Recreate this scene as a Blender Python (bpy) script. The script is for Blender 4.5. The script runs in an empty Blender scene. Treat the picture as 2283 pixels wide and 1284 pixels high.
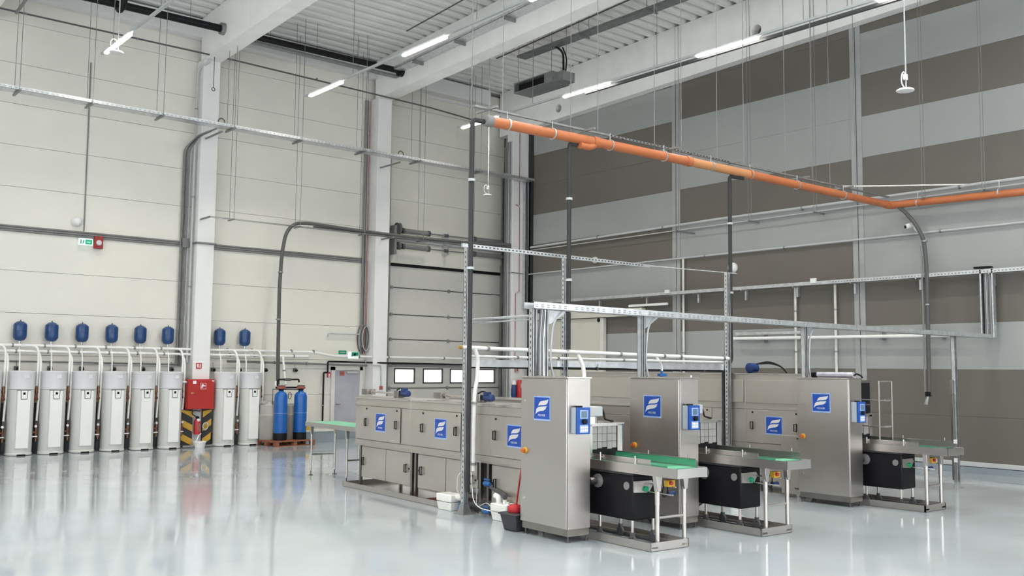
import bpy, bmesh, math, random
from math import sin, cos, pi, radians
from mathutils import Vector, Matrix
random.seed(7)
SC = bpy.context.scene
COL = SC.collection

# ------------------------------------------------------------------ camera
cam_data = bpy.data.cameras.new('camera')
cam_data.sensor_width = 36.0
cam_data.lens = 2144.395 / 2283.0 * 36.0
cam_data.clip_end = 200
cam = bpy.data.objects.new('camera', cam_data)
COL.objects.link(cam)
yaw, pitch, roll = 0.871476182, 0.0842080686, 0.00990172042
fw = Vector((cos(yaw) * cos(pitch), sin(yaw) * cos(pitch), sin(pitch)))
rt = Vector((sin(yaw), -cos(yaw), 0))
up = rt.cross(fw)
r2 = cos(roll) * rt + sin(roll) * up
u2 = -sin(roll) * rt + cos(roll) * up
cam.matrix_world = Matrix(((r2.x, u2.x, -fw.x, 0), (r2.y, u2.y, -fw.y, 0), (r2.z, u2.z, -fw.z, 2.1), (0, 0, 0, 1)))
SC.camera = cam

# ------------------------------------------------------------------ world, added daylight, exposure
world = bpy.data.worlds.new('world')
SC.world = world
world.use_nodes = True
world.node_tree.nodes['Background'].inputs[0].default_value = (0.75, 0.85, 1.0, 1)
world.node_tree.nodes['Background'].inputs[1].default_value = 0.6


def area_light(name, loc, rot, sx, sy, power, color):
    d = bpy.data.lights.new(name, 'AREA')
    d.shape = 'RECTANGLE'
    d.size, d.size_y, d.energy, d.color = sx, sy, power, color
    o = bpy.data.objects.new(name, d)
    COL.objects.link(o)
    o.location, o.rotation_euler = loc, rot
    return o


# unseen area lights added as daylight fill; walls and roof have no openings
area_light('front_daylight_fill', (6.5, -4.95, 4.4), (radians(90), 0, 0), 26, 8.0, 1500, (0.92, 0.96, 1.0))
area_light('left_daylight_fill', (-8.85, 8.0, 6.0), (radians(90), 0, radians(-90)), 22, 3.0, 1050, (0.92, 0.96, 1.0))  # added at the solid left wall to brighten the beam sides
for i, (rx, ry) in enumerate(((12.9, 9.0), (7.4, 5.0), (12.9, -2.0), (1.9, 2.0), (18.2, 2.0), (1.9, 13.0))):
    area_light('roof_daylight_fill', (rx, ry, 11.75), (0, 0, 0), 3.2, 4.2, 140, (0.93, 0.97, 1.0))  # added fill panels below the closed deck, not real rooflights

SC.view_settings.view_transform = 'Standard'
SC.view_settings.look = 'None'
SC.view_settings.exposure = 0.06
SC.view_settings.gamma = 1.0
SC.view_settings.use_curve_mapping = False
SC.cycles.use_denoising = True
SC.cycles.max_bounces = 4
SC.cycles.diffuse_bounces = 3
SC.cycles.glossy_bounces = 3
SC.cycles.transmission_bounces = 0
SC.cycles.volume_bounces = 0
SC.cycles.use_adaptive_sampling = True
SC.cycles.adaptive_threshold = 0.11
SC.cycles.adaptive_min_samples = 12
SC.cycles.sample_clamp_indirect = 6.0
SC.cycles.caustics_reflective = False
SC.cycles.caustics_refractive = False

# ------------------------------------------------------------------ materials
MATS = {}



def mat(name, color, rough=0.5, metal=0.0, spec=0.5, vary=0.06, scale=3.0, bump=0.0, bscale=40.0, emit=None, estr=0.0, stretch=None, rvary=0.0):
    m = bpy.data.materials.new(name)
    m.use_nodes = True
    nt = m.node_tree
    b = nt.nodes['Principled BSDF']
    b.inputs['Roughness'].default_value = rough
    b.inputs['Metallic'].default_value = metal
    b.inputs['Specular IOR Level'].default_value = spec
    tc = nt.nodes.new('ShaderNodeTexCoord')
    src = tc.outputs['Object']
    if stretch:
        mp = nt.nodes.new('ShaderNodeMapping')
        mp.inputs['Scale'].default_value = stretch
        nt.links.new(src, mp.inputs[0])
        src = mp.outputs[0]
    n = nt.nodes.new('ShaderNodeTexNoise')
    n.inputs['Scale'].default_value = scale
    n.inputs['Detail'].default_value = 5
    nt.links.new(src, n.inputs['Vector'])
    r = nt.nodes.new('ShaderNodeValToRGB')
    c0 = [max(0, c * (1 - vary)) for c in color]
    c1 = [min(1, c * (1 + vary)) for c in color]
    r.color_ramp.elements[0].position = 0.35
    r.color_ramp.elements[1].position = 0.68
    r.color_ramp.elements[0].color = (*c0, 1)
    r.color_ramp.elements[1].color = (*c1, 1)
    nt.links.new(n.outputs['Fac'], r.inputs[0])
    nt.links.new(r.outputs[0], b.inputs['Base Color'])
    if rvary:
        mr = nt.nodes.new('ShaderNodeMapRange')
        mr.inputs[1].default_value, mr.inputs[2].default_value = 0.3, 0.7
        mr.inputs[3].default_value, mr.inputs[4].default_value = max(0.02, rough - rvary), rough + rvary
        nt.links.new(n.outputs['Fac'], mr.inputs[0])
        nt.links.new(mr.outputs[0], b.inputs['Roughness'])
    if bump:
        n2 = nt.nodes.new('ShaderNodeTexNoise')
        n2.inputs['Scale'].default_value = bscale
        n2.inputs['Detail'].default_value = 3
        nt.links.new(src, n2.inputs['Vector'])
        bp = nt.nodes.new('ShaderNodeBump')
        bp.inputs['Strength'].default_value = bump
        bp.inputs['Distance'].default_value = 0.02
        nt.links.new(n2.outputs['Fac'], bp.inputs['Height'])
        nt.links.new(bp.outputs[0], b.inputs['Normal'])
    if emit:
        b.inputs['Emission Color'].default_value = (*emit, 1)
        b.inputs['Emission Strength'].default_value = estr
    if emit and name != 'led':
        m.cycles.emission_sampling = 'NONE'
    MATS[name] = m
    return m


mat('floor', (0.385, 0.425, 0.455), 0.085, 0, 0.45, 0.05, 0.8, 0.008, 1.3, rvary=0.06)
mat('panel', (0.76, 0.74, 0.68), 0.38, 0, 0.5, 0.015, 1.5)
mat('joint', (0.30, 0.30, 0.28), 0.7)
mat('stripe_dark', (0.142, 0.128, 0.112), 0.42, 0, 0.5, 0.02, 1.2)
mat('stripe_light', (0.34, 0.354, 0.347), 0.42, 0, 0.5, 0.02, 1.2)
mat('strip_cover', (0.36, 0.37, 0.365), 0.45)
mat('column', (0.82, 0.82, 0.82), 0.6, 0, 0.3, 0.02, 2)
mat('concrete', (0.90, 0.90, 0.885), 0.7, 0, 0.3, 0.03, 2.2)
mat('deck', (0.80, 0.80, 0.78), 0.45, 0.0, 0.5, 0.02, 2)
mat('galvanised', (0.66, 0.68, 0.70), 0.38, 0.85, 0.5, 0.12, 9)
mat('galvanised_dark', (0.30, 0.31, 0.31), 0.5, 0.7, 0.5, 0.1, 9)
mat('steel', (0.60, 0.565, 0.54), 0.36, 1.0, 0.5, 0.02, 1.2, rvary=0.03)
mat('steel_dark', (0.34, 0.32, 0.30), 0.34, 1.0, 0.5, 0.06, 4)
mat('steel_bright', (0.72, 0.70, 0.67), 0.25, 1.0, 0.5, 0.04, 4)
mat('machine_steel', (0.55, 0.51, 0.465), 0.40, 0.75, 0.5, 0.04, 1.4, rvary=0.04)
mat('white_plastic', (0.80, 0.80, 0.79), 0.35, 0, 0.5, 0.01)
mat('white_pipe', (0.86, 0.86, 0.84), 0.35, 0, 0.5, 0.01)
mat('tank_grey', (0.66, 0.66, 0.635), 0.4, 0, 0.5, 0.012)
mat('tank_cap', (0.72, 0.72, 0.745), 0.4, 0, 0.5, 0.012)
mat('tank_panel', (0.86, 0.86, 0.85), 0.3, 0, 0.5, 0.01)
mat('slot_pale', (0.46, 0.47, 0.48), 0.45, 0.6)
mat('slot', (0.30, 0.31, 0.32), 0.5)
mat('black', (0.008, 0.008, 0.010), 0.45, 0, 0.2, 0.1)
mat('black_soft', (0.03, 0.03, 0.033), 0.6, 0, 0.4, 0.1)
mat('dark_grey', (0.09, 0.09, 0.095), 0.5, 0, 0.5, 0.1)
mat('grey', (0.21, 0.21, 0.21), 0.5, 0, 0.5, 0.05)
mat('light_grey', (0.50, 0.52, 0.53), 0.45, 0, 0.5, 0.03)
mat('hose_grey', (0.10, 0.10, 0.098), 0.55, 0, 0.4, 0.08, 20)
mat('orange', (0.50, 0.155, 0.058), 0.35, 0, 0.5, 0.05, 2)
mat('orange_tan', (0.58, 0.26, 0.11), 0.35, 0, 0.5, 0.03, 2)
mat('vessel_blue', (0.014, 0.058, 0.18), 0.28, 0, 0.5, 0.05)
mat('softener_blue', (0.008, 0.11, 0.42), 0.25, 0, 0.5, 0.05)
mat('logo_blue', (0.010, 0.065, 0.36), 0.4, 0, 0.5, 0.02)
mat('logo_edge', (0.30, 0.42, 0.72), 0.4, 0, 0.5, 0.02)
mat('logo_pale', (0.62, 0.62, 0.62), 0.4, 0, 0.5, 0.02)
mat('control_blue', (0.010, 0.075, 0.34), 0.35, 0, 0.5, 0.02)
mat('control_side', (0.42, 0.47, 0.52), 0.4)
mat('screen', (0.10, 0.17, 0.24), 0.15)
mat('motor_blue', (0.015, 0.045, 0.17), 0.4)
mat('valve_blue', (0.03, 0.14, 0.38), 0.4)
mat('red', (0.42, 0.022, 0.018), 0.38, 0, 0.5, 0.04)
mat('red_bright', (0.52, 0.03, 0.04), 0.35)
mat('red_dull', (0.36, 0.10, 0.08), 0.5)
mat('siren_red', (0.30, 0.012, 0.012), 0.35)
mat('yellow', (0.75, 0.45, 0.03), 0.4)
mat('hazard_yellow', (0.55, 0.32, 0.035), 0.55, vary=0.15)
mat('knob_orange', (0.55, 0.14, 0.03), 0.35)
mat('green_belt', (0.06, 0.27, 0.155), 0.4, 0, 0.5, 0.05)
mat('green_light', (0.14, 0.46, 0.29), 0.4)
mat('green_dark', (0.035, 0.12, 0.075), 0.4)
mat('green_button', (0.01, 0.42, 0.20), 0.35)
mat('sign_green', (0.0, 0.25, 0.13), 0.4)
mat('exit_green', (0.0, 0.26, 0.14), 0.4, emit=(0.0, 0.5, 0.28), estr=0.35)
mat('exit_white', (0.6, 0.8, 0.75), 0.4, emit=(0.75, 1.0, 0.92), estr=0.9)
mat('copper', (0.26, 0.12, 0.075), 0.4, 0.8, 0.5, 0.15, 12)
mat('brass', (0.55, 0.40, 0.16), 0.4, 0.8, 0.5, 0.1, 12)
mat('wood', (0.26, 0.10, 0.055), 0.75, 0, 0.3, 0.25, 6, stretch=(1, 8, 8))
mat('brine_grey', (0.40, 0.38, 0.345), 0.45)
mat('door_grey', (0.42, 0.42, 0.47), 0.4)
mat('frame_white', (0.68, 0.67, 0.63), 0.45)
mat('gate_panel', (0.60, 0.585, 0.555), 0.45, 0, 0.5, 0.015)
mat('fire_door', (0.62, 0.60, 0.53), 0.45, 0, 0.5, 0.015)
mat('plinth', (0.26, 0.30, 0.335), 0.5, 0, 0.4, 0.06)
mat('led', (1, 1, 1), 0.4, emit=(1.0, 0.97, 0.88), estr=24.0)
mat('pane', (0.95, 0.97, 1.0), 0.2, emit=(1.0, 1.0, 1.0), estr=2.6)
mat('pump_white', (0.80, 0.80, 0.765), 0.4, 0, 0.5, 0.02)
mat('clear_wrap', (0.55, 0.53, 0.60), 0.2, 0, 0.6, 0.15, 8)
mat('mesh_wire', (0.70, 0.70, 0.70), 0.4, 0.6)
mat('curtain', (0.34, 0.33, 0.32), 0.5)
mat('bucket', (0.035, 0.038, 0.045), 0.45)


# ------------------------------------------------------------------ mesh builder
class MB:
    def __init__(s):
        s.v, s.f = [], []

    def box(s, x0, x1, y0, y1, z0, z1):
        x0, x1 = min(x0, x1), max(x0, x1)
        y0, y1 = min(y0, y1), max(y0, y1)
        z0, z1 = min(z0, z1), max(z0, z1)
        b = len(s.v)
        s.v += [(x, y, z) for z in (z0, z1) for y in (y0, y1) for x in (x0, x1)]
        s.f += [tuple(b + i for i in q) for q in ((0, 2, 3, 1), (4, 5, 7, 6), (0, 1, 5, 4), (2, 6, 7, 3), (0, 4, 6, 2), (1, 3, 7, 5))]
        return s

    def hexa(s, bottom, top):
        b = len(s.v)
        n = len(bottom)
        s.v += [tuple(p) for p in bottom] + [tuple(p) for p in top]
        s.f += [tuple(b + i for i in reversed(range(n))), tuple(b + n + i for i in range(n))]
        s.f += [(b + i, b + (i + 1) % n, b + n + (i + 1) % n, b + n + i) for i in range(n)]
        return s

    def cyl(s, p0, p1, r0, r1=None, n=12):
        r1 = r0 if r1 is None else r1
        p0, p1 = Vector(p0), Vector(p1)
        d = (p1 - p0).normalized()
        a = d.orthogonal().normalized()
        c = d.cross(a)
        ring = lambda p, r: [tuple(p + r * (cos(2 * pi * i / n) * a + sin(2 * pi * i / n) * c)) for i in range(n)]
        return s.hexa(ring(p0, r0), ring(p1, r1))

    def tube(s, pts, r, n=8, bend=0.0, seg=5, closed=False):
        P = [Vector(p) for p in pts]
        if bend > 0 and len(P) > 2:
            Q = [P[0]]
            for i in range(1, len(P) - 1):
                a, b, c = P[i - 1], P[i], P[i + 1]
                k = min(bend, (a - b).length * 0.49, (c - b).length * 0.49)
                s0 = b + (a - b).normalized() * k
                s1 = b + (c - b).normalized() * k
                for j in range(seg + 1):
                    t = j / seg
                    Q.append((1 - t) ** 2 * s0 + 2 * t * (1 - t) * b + t * t * s1)
            Q.append(P[-1])
            P = Q
        m = len(P)
        base = len(s.v)
        ref = None
        for i in range(m):
            if closed:
                d = (P[(i + 1) % m] - P[i - 1]).normalized()
            else:
                d = (P[min(i + 1, m - 1)] - P[max(i - 1, 0)]).normalized()
            if ref is None:
                ref = d.orthogonal().normalized()
            ref = (ref - d * ref.dot(d)).normalized()
            c = d.cross(ref)
            s.v += [tuple(P[i] + r * (cos(2 * pi * j / n) * ref + sin(2 * pi * j / n) * c)) for j in range(n)]
        for i in range(m if closed else m - 1):
            k = (i + 1) % m
            for j in range(n):
                s.f.append((base + i * n + j, base + i * n + (j + 1) % n, base + k * n + (j + 1) % n, base + k * n + j))
        if not closed:
            s.f.append(tuple(base + j for j in reversed(range(n))))
            s.f.append(tuple(base + (m - 1) * n + j for j in range(n)))
        return s

    def lathe(s, prof, c=(0, 0, 0), n=24, axis='z'):
        base = len(s.v)

        def P(r, h, a):
            x, y = r * cos(a), r * sin(a)
            if axis == 'z':
                return (c[0] + x, c[1] + y, c[2] + h)
            if axis == 'x':
                return (c[0] + h, c[1] + x, c[2] + y)
            return (c[0] + y, c[1] + h, c[2] + x)
        for r, h in prof:
            s.v += [P(r, h, 2 * pi * j / n) for j in range(n)]
        for i in range(len(prof) - 1):
            for j in range(n):
                s.f.append((base + i * n + j, base + i * n + (j + 1) % n, base + (i + 1) * n + (j + 1) % n, base + (i + 1) * n + j))
        s.f.append(tuple(base + j for j in reversed(range(n))))
        s.f.append(tuple(base + (len(prof) - 1) * n + j for j in range(n)))
        return s

    def prism(s, poly, plane, lo, hi):
        """extrude a 2D outline: plane 'xz' along y, 'yz' along x, 'xy' along z"""
        def P(a, b, h):
            return {'xz': (a, h, b), 'yz': (h, a, b), 'xy': (a, b, h)}[plane]
        return s.hexa([P(a, b, lo) for a, b in poly], [P(a, b, hi) for a, b in poly])

    def fix(s, me):
        bm = bmesh.new()
        bm.from_mesh(me)
        bmesh.ops.recalc_face_normals(bm, faces=bm.faces)
        bm.to_mesh(me)
        bm.free()


OFF = {}


def mesh_object(name, mb, material, off=(0, 0, 0), bevel=0.0, seg=2, smooth=35):
    me = bpy.data.meshes.new(name)
    me.from_pydata([(x - off[0], y - off[1], z - off[2]) for x, y, z in mb.v], [], mb.f)
    mb.fix(me)
    me.polygons.foreach_set('use_smooth', [True] * len(me.polygons))
    me.set_sharp_from_angle(angle=radians(smooth))
    me.materials.append(MATS[material])
    o = bpy.data.objects.new(name, me)
    COL.objects.link(o)
    if bevel:
        b = o.modifiers.new('bevel', 'BEVEL')
        b.width, b.segments, b.limit_method = bevel, seg, 'ANGLE'
    return o


def part(name, mb, material, parent, bevel=0.0, label=None, **k):
    off = OFF[parent.name]
    o = mesh_object(name, mb, material, off, bevel, **k)
    o.parent = parent
    OFF[o.name] = off
    if label:
        o['label'] = label
    return o


def tag(o, label, cat, group=None):
    o['label'] = label
    o['category'] = cat
    if group:
        o['group'] = group
    return o


def thing(name, label, cat, loc, rz=0.0, group=None, off=None):
    o = bpy.data.objects.new(name, None)
    o.empty_display_size = 0.1
    COL.objects.link(o)
    o.location = loc
    o.rotation_euler = (0, 0, rz)
    OFF[o.name] = tuple(loc) if off is None else off
    return tag(o, label, cat, group)


def one(name, label, cat, mb, material, group=None, bevel=0.0, **k):
    xs, ys, zs = zip(*mb.v)
    c = ((min(xs) + max(xs)) / 2, (min(ys) + max(ys)) / 2, min(zs))
    o = mesh_object(name, mb, material, c, bevel, **k)
    o.location = c
    OFF[o.name] = c
    return tag(o, label, cat, group)


def struct(name, mb, material, **k):
    xs, ys, zs = zip(*mb.v)
    c = ((min(xs) + max(xs)) / 2, (min(ys) + max(ys)) / 2, min(zs))
    o = mesh_object(name, mb, material, c, **k)
    o.location = c
    o['kind'] = 'structure'
    OFF[o.name] = c
    return o


def piece(src, name, parent, loc):
    """another object on the same mesh data"""
    o = src.copy()
    COL.objects.link(o)
    o.name = name
    o.parent = parent
    o.location = loc
    OFF[o.name] = OFF[parent.name]
    return o


def dup(root, loc, label, rz=None):
    r = root.copy()
    COL.objects.link(r)
    r.location = loc
    if rz is not None:
        r.rotation_euler = (0, 0, rz)
    r['label'] = label
    for ch in list(root.children):
        c = ch.copy()
        COL.objects.link(c)
        c.parent = r
        for g in list(ch.children):
            d = g.copy()
            COL.objects.link(d)
            d.parent = c
    return r


ORD = ['first', 'second', 'third', 'fourth', 'fifth', 'sixth', 'seventh', 'eighth', 'ninth', 'tenth', 'eleventh', 'twelfth']
XR, YB = 20.8, 25.2
XL, YF = -9.0, -5.0


def deck_z(y):
    return 11.54 + 0.032 * (24.8 - y)


def beam_z(y):
    return 10.36 + 0.032 * (24.2 - y)


# ------------------------------------------------------------------ setting: floor, walls, ceiling
struct('floor', MB().box(XL - 0.5, XR + 0.5, YF - 0.5, YB + 0.5, -0.2, 0), 'floor')

wall_back = struct('wall_back', MB().box(XL, XR + 0.3, YB + 0.16, YB + 0.3, 0, 13), 'joint')
BROWS = [0.31, 1.32, 2.32, 3.33, 4.34, 5.33, 6.36, 7.37, 8.38, 9.37, 10.37, 11.4]
BBAYS = [(XL, -0.9), (-0.9, 4.6), (4.6, 10.13), (10.13, 15.65), (15.65, XR)]
for bi, (x0, x1) in enumerate(BBAYS):
    for ri in range(len(BROWS) - 1):
        if bi == 4 and BROWS[ri] < 5.3:
            continue
        part('wall_panel', MB().box(x0 + 0.004, x1 - 0.004, YB, YB + 0.15, BROWS[ri] + 0.004, BROWS[ri + 1] - 0.004), 'panel', wall_back)
struct('baseboard_back', MB().box(XL, 16.2, YB - 0.05, YB + 0.14, 0, 0.3), 'plinth')

wall_right = struct('wall_right', MB().box(XR + 0.16, XR + 0.3, YF, YB + 0.3, 0, 13), 'joint')
RROWS = [0.2, 1.19, 2.19, 3.19, 4.2, 5.2, 6.19, 7.18, 8.17, 9.18, 10.2, 11.5]
RBAYS = [(17.56, 25.15, 'DDLDLDLDDLD'), (12.0, 17.56, 'DDLDDLDLLDD'), (6.44, 12.0, 'DDLDLLDLDLD'), (0.88, 6.44, 'DDLDDLDLLDD'), (YF, 0.88, 'DDLDLLDLDLD')]
for y0, y1, pat in RBAYS:
    for ri, c in enumerate(pat):
        part('wall_panel', MB().box(XR, XR + 0.15, y0 + 0.004, y1 - 0.004, RROWS[ri] + 0.002, RROWS[ri + 1] - 0.002), 'stripe_dark' if c == 'D' else 'stripe_light', wall_right)
for y in (17.56, 12.0, 6.44, 0.88):
    part('cover_strip', MB().box(XR - 0.02, XR, y + 0.012, y + 0.14, 0.2, 11.5), 'strip_cover', wall_right)
    part('cover_strip', MB().box(XR - 0.02, XR, y - 0.14, y - 0.012, 0.2, 11.5), 'strip_cover', wall_right)
    part('strip_joint', MB().box(XR - 0.008, XR, y - 0.012, y + 0.012, 0.2, 11.5), 'dark_grey', wall_right)
struct('baseboard_right', MB().box(XR - 0.06, XR + 0.15, YF, YB, 0, 0.13), 'plinth')
struct('trim_1', MB().box(XR - 0.05, XR, YF, 17.0, 0.14, 0.24), 'light_grey', bevel=0.01)
struct('corner_gap_shade', MB().box(XR - 0.04, XR - 0.005, 23.66, 23.88, 0, 10.0), 'black_soft')  # dark strip standing in for the shaded gap beside the corner column

wl = struct('wall_left', MB().box(XL - 0.3, XL, YF, YB + 0.3, 0, 13), 'panel')
wf = struct('wall_front', MB().box(XL, XR + 0.3, YF - 0.3, YF, 0, 13), 'panel')

# trapezoidal roof deck, ribs along x
pitch_d, prof = 0.39, ((0.0, 0.15), (0.05, 0.0), (0.22, 0.0), (0.27, 0.15))
mb = MB()
pts = []
y = YF - 0.3
while y < YB + 0.3:
    pts += [(y + a, deck_z(y + a) + b) for a, b in prof]
    y += pitch_d
for yy, zz in pts:
    mb.v += [(XL - 0.3, yy, zz), (XR + 0.3, yy, zz)]
for i in range(len(pts) - 1):
    mb.f.append((2 * i, 2 * i + 1, 2 * i + 3, 2 * i + 2))
struct('ceiling', mb, 'deck', smooth=10)
struct('trim_3', MB().box(XL - 0.5, XR + 0.5, YF - 0.5, YB + 0.5, 13.2, 13.4), 'concrete')

# columns and beams
for x0, x1, lab in ((9.9, 10.37, 'white square column behind the red fire hose cabinet'), (15.42, 15.9, 'white square column between the grey door and the sectional gate')):
    one('column', lab, 'column', MB().box(x0, x1, 24.75, YB - 0.01, 0, 10.36), 'column', 'columns along the long panelled wall', bevel=0.012)
one('column', 'white corner column where the panelled wall meets the striped wall', 'column', MB().box(20.1, XR - 0.01, 23.9, 24.2, 0, 10.0), 'column', bevel=0.012)


def beam(label, x0, x1, zf, y1=24.95, hole=None):
    m = MB()
    a, b = YF, y1
    pr = lambda y: [(x0, y, zf(y)), (x1, y, zf(y)), (x1, y, deck_z(y) - 0.005), (x0, y, deck_z(y) - 0.005)]
    m.hexa(pr(a), pr(b))
    o = one('concrete_beam', label, 'beam', m, 'concrete', 'long pale beams carrying the roof')
    for hy, hz, hr in hole or ():
        cut = mesh_object('hole_cutter', MB().cyl((x0 - 0.5, hy, hz), (x1 + 0.5, hy, hz), hr, n=20), 'black')
        md = o.modifiers.new('hole', 'BOOLEAN')
        md.object, md.operation, md.solver = cut, 'DIFFERENCE', 'EXACT'
        bpy.context.view_layer.update()
        dg = bpy.context.evaluated_depsgraph_get()
        me = bpy.data.meshes.new_from_object(o.evaluated_get(dg))
        o.modifiers.clear()
        o.data = me
        bpy.data.objects.remove(cut)
    o.data.polygons.foreach_set('use_smooth', [False] * len(o.data.polygons))
    return o


beam('pale roof beam on the column behind the red cabinet', 9.9, 10.37, beam_z, hole=[(23.5, 10.83, 0.16)])
beam('pale roof beam in the middle, with a metal tray along its side', 15.42, 15.9, beam_z, hole=[(23.5, 10.86, 0.16)])
beam('pale roof beam running along the top of the striped wall', 20.5, 20.78, lambda y: 10.07 + 0.029 * (22.9 - y), 25.1, hole=[(22.15, 10.42, 0.13), (14.6, 10.95, 0.15)])
for bx in (4.6, -0.9):
    m = MB()
    pr_ = lambda y: [(bx - 0.23, y, beam_z(y)), (bx + 0.23, y, beam_z(y)), (bx + 0.23, y, deck_z(y)), (bx - 0.23, y, deck_z(y))]
    m.hexa(pr_(YF), pr_(24.95))
    s_ = struct('trim_4' if bx > 0 else 'trim_5', m, 'concrete')
ev = struct('trim_6', MB().box(XL, XR - 0.9, 24.86, YB - 0.005, 10.97, 11.46), 'column')
struct('trim_7', MB().box(10.4, 14.2, YB - 0.03, YB, 2.06, 2.16), 'frame_white')

# ------------------------------------------------------------------ sectional gate
GX0, GX1 = 16.22, 20.75
gate = struct('door_1', MB().box(GX0, GX1, YB + 0.08, YB + 0.14, 0, 5.32), 'dark_grey')
secs = [0.02, 0.74, 1.48, 2.21, 2.99, 3.76, 4.6, 5.3]
WIN = [(16.48, 17.22), (17.56, 18.30), (18.62, 19.38), (19.72, 20.46)]
for i in range(7):
    z0, z1 = secs[i] + 0.008, secs[i + 1] - 0.008
    if i == 2:
        m = MB()
        zz0, zz1 = 1.64, 2.08
        m.box(GX0, GX1, YB, YB + 0.07, z0, zz0).box(GX0, GX1, YB, YB + 0.07, zz1, z1)
        xs = [GX0] + [v for w in WIN for v in w] + [GX1]
        for k in range(0, len(xs), 2):
            m.box(xs[k], xs[k + 1], YB, YB + 0.07, zz0, zz1)
        sec = part('door_section', m, 'gate_panel', gate)
        for a, b in WIN:
            fr = MB()
            for q in ((a - 0.02, a + 0.025, zz0 - 0.02, zz1 + 0.02), (b - 0.025, b + 0.02, zz0 - 0.02, zz1 + 0.02), (a, b, zz0 - 0.02, zz0 + 0.025), (a, b, zz1 - 0.025, zz1 + 0.02)):
                fr.box(q[0], q[1], YB - 0.015, YB + 0.04, q[2], q[3])
            part('window_frame', fr, 'dark_grey', sec)
            part('pane', MB().box(a, b, YB + 0.03, YB + 0.04, zz0, zz1), 'pane', sec)
    else:
        part('door_section', MB().box(GX0, GX1, YB, YB + 0.07, z0, z1), 'gate_panel', gate)
for i in range(1, 7):
    part('section_seam', MB().box(GX0, GX1, YB - 0.004, YB, secs[i] - 0.017, secs[i] + 0.017), 'dark_grey', gate)
    for hx in (16.3, 18.5, 20.66):
        part('hinge', MB().box(hx - 0.04, hx + 0.04, YB - 0.03, YB - 0.004, secs[i] - 0.05, secs[i] + 0.05), 'galvanised_dark', gate)
part('top_seal', MB().box(GX0 - 0.05, GX1, YB - 0.05, YB, 5.27, 5.36), 'black', gate)
for tx in (16.12, 20.68):
    part('guide_track', MB().box(tx - 0.05, tx + 0.05, YB - 0.12, YB - 0.02, 0, 5.6).box(tx - 0.03, tx + 0.03, YB - 0.1, YB - 0.04, 5.6, 8.8), 'galvanised_dark', gate)
# torsion springs above the gate
ts = thing('torsion_spring_set', 'two rows of grey torsion springs on shafts above the sectional gate', 'door springs', (18.4, 24.9, 5.7))
for z in (6.36, 5.87):
    part('shaft', MB().cyl((16.2, 24.9, z), (20.7, 24.9, z), 0.022, n=8), 'galvanised_dark', ts)
    for a, b in ((16.5, 17.46), (19.3, 20.5)):
        part('spring', MB().tube([(a, 24.9, z), (b, 24.9, z)], 0.075, n=14), 'grey', ts)
        for e in (a, b):
            part('spring_plug', MB().cyl((e - 0.04, 24.9, z), (e + 0.04, 24.9, z), 0.09, n=14), 'dark_grey', ts)
    part('coupling', MB().cyl((18.1, 24.9, z), (18.22, 24.9, z), 0.055, n=10), 'dark_grey', ts)
part('cable_drum', MB().lathe([(0.06, -0.06), (0.19, -0.05), (0.17, 0), (0.19, 0.05), (0.06, 0.06)], (16.3, 24.9, 6.4), 20, 'x'), 'dark_grey', ts)
part('cable_drum', MB().lathe([(0.06, -0.06), (0.12, -0.05), (0.12, 0.05), (0.06, 0.06)], (16.34, 24.9, 5.87), 18, 'x'), 'dark_grey', ts)
part('cable_drum', MB().lathe([(0.06, -0.1), (0.16, -0.09), (0.13, 0), (0.16, 0.09), (0.06, 0.1)], (20.7, 24.8, 6.33), 18, 'x'), 'brass', ts, label='brownish cable drum')
part('bracket', MB().box(16.15, 16.24, 24.85, 25.19, 5.6, 6.5), 'galvanised_dark', ts)
part('bracket', MB().box(18.2, 18.28, 24.92, 25.19, 5.75, 6.45), 'galvanised', ts)
part('mounting_rail', MB().box(16.3, 20.7, 25.1, 25.19, 6.06, 6.2), 'light_grey', ts)

# personnel door
pd = struct('door_2', MB().box(14.36, 15.2, YB - 0.03, YB - 0.005, 0.02, 2.02), 'door_grey')
fr = MB().box(14.24, 14.36, YB - 0.07, YB - 0.005, 0, 2.12).box(15.2, 15.3, YB - 0.07, YB - 0.005, 0, 2.12).box(14.24, 15.3, YB - 0.07, YB - 0.005, 2.02, 2.12)
part('door_frame', fr, 'frame_white', pd)
part('door_handle', MB().tube([(14.44, YB - 0.03, 1.02), (14.44, YB - 0.08, 1.02), (14.56, YB - 0.08, 1.02)], 0.012), 'steel_dark', pd)
part('door_closer', MB().box(14.75, 15.12, YB - 0.09, YB - 0.03, 1.93, 1.99), 'light_grey', pd)
part('door_sticker', MB().box(14.53, 14.69, YB - 0.036, YB - 0.03, 1.86, 1.99), 'red_dull', pd)

# sliding fire door on the striped wall
fd = struct('door_3', MB().box(XR - 0.12, XR - 0.03, 20.42, 23.5, 0.05, 3.66), 'fire_door')
part('door_header', MB().box(XR - 0.2, XR - 0.03, 18.7, 23.6, 3.68, 3.9), 'fire_door', fd)
part('door_joint', MB().box(XR - 0.126, XR - 0.12, 21.9, 21.92, 0.05, 3.66), 'grey', fd)
part('door_edge', MB().box(XR - 0.15, XR - 0.03, 20.28, 20.42, 0.05, 3.66), 'frame_white', fd)
part('roller', MB().cyl((XR - 0.14, 20.5, 3.6), (XR - 0.1, 20.5, 3.6), 0.06), 'black', fd)

# ------------------------------------------------------------------ machine lines
BK = {1: ((8.749, 7.697), radians(-3.2)), 2: ((10.659, 7.532), radians(-2.0)), 3: ((14.489, 7.317), 0.0)}
WHERE = {1: 'nearest', 2: 'middle', 3: 'far right'}


def mthing(name, label, cat, k, v, u, group=None):
    (bx, by), t = BK[k]
    return thing(name, label, cat, (bx + v * cos(t) - u * sin(t), by + v * sin(t) + u * cos(t), 0), t, group, off=(v, u, 0))


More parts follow.
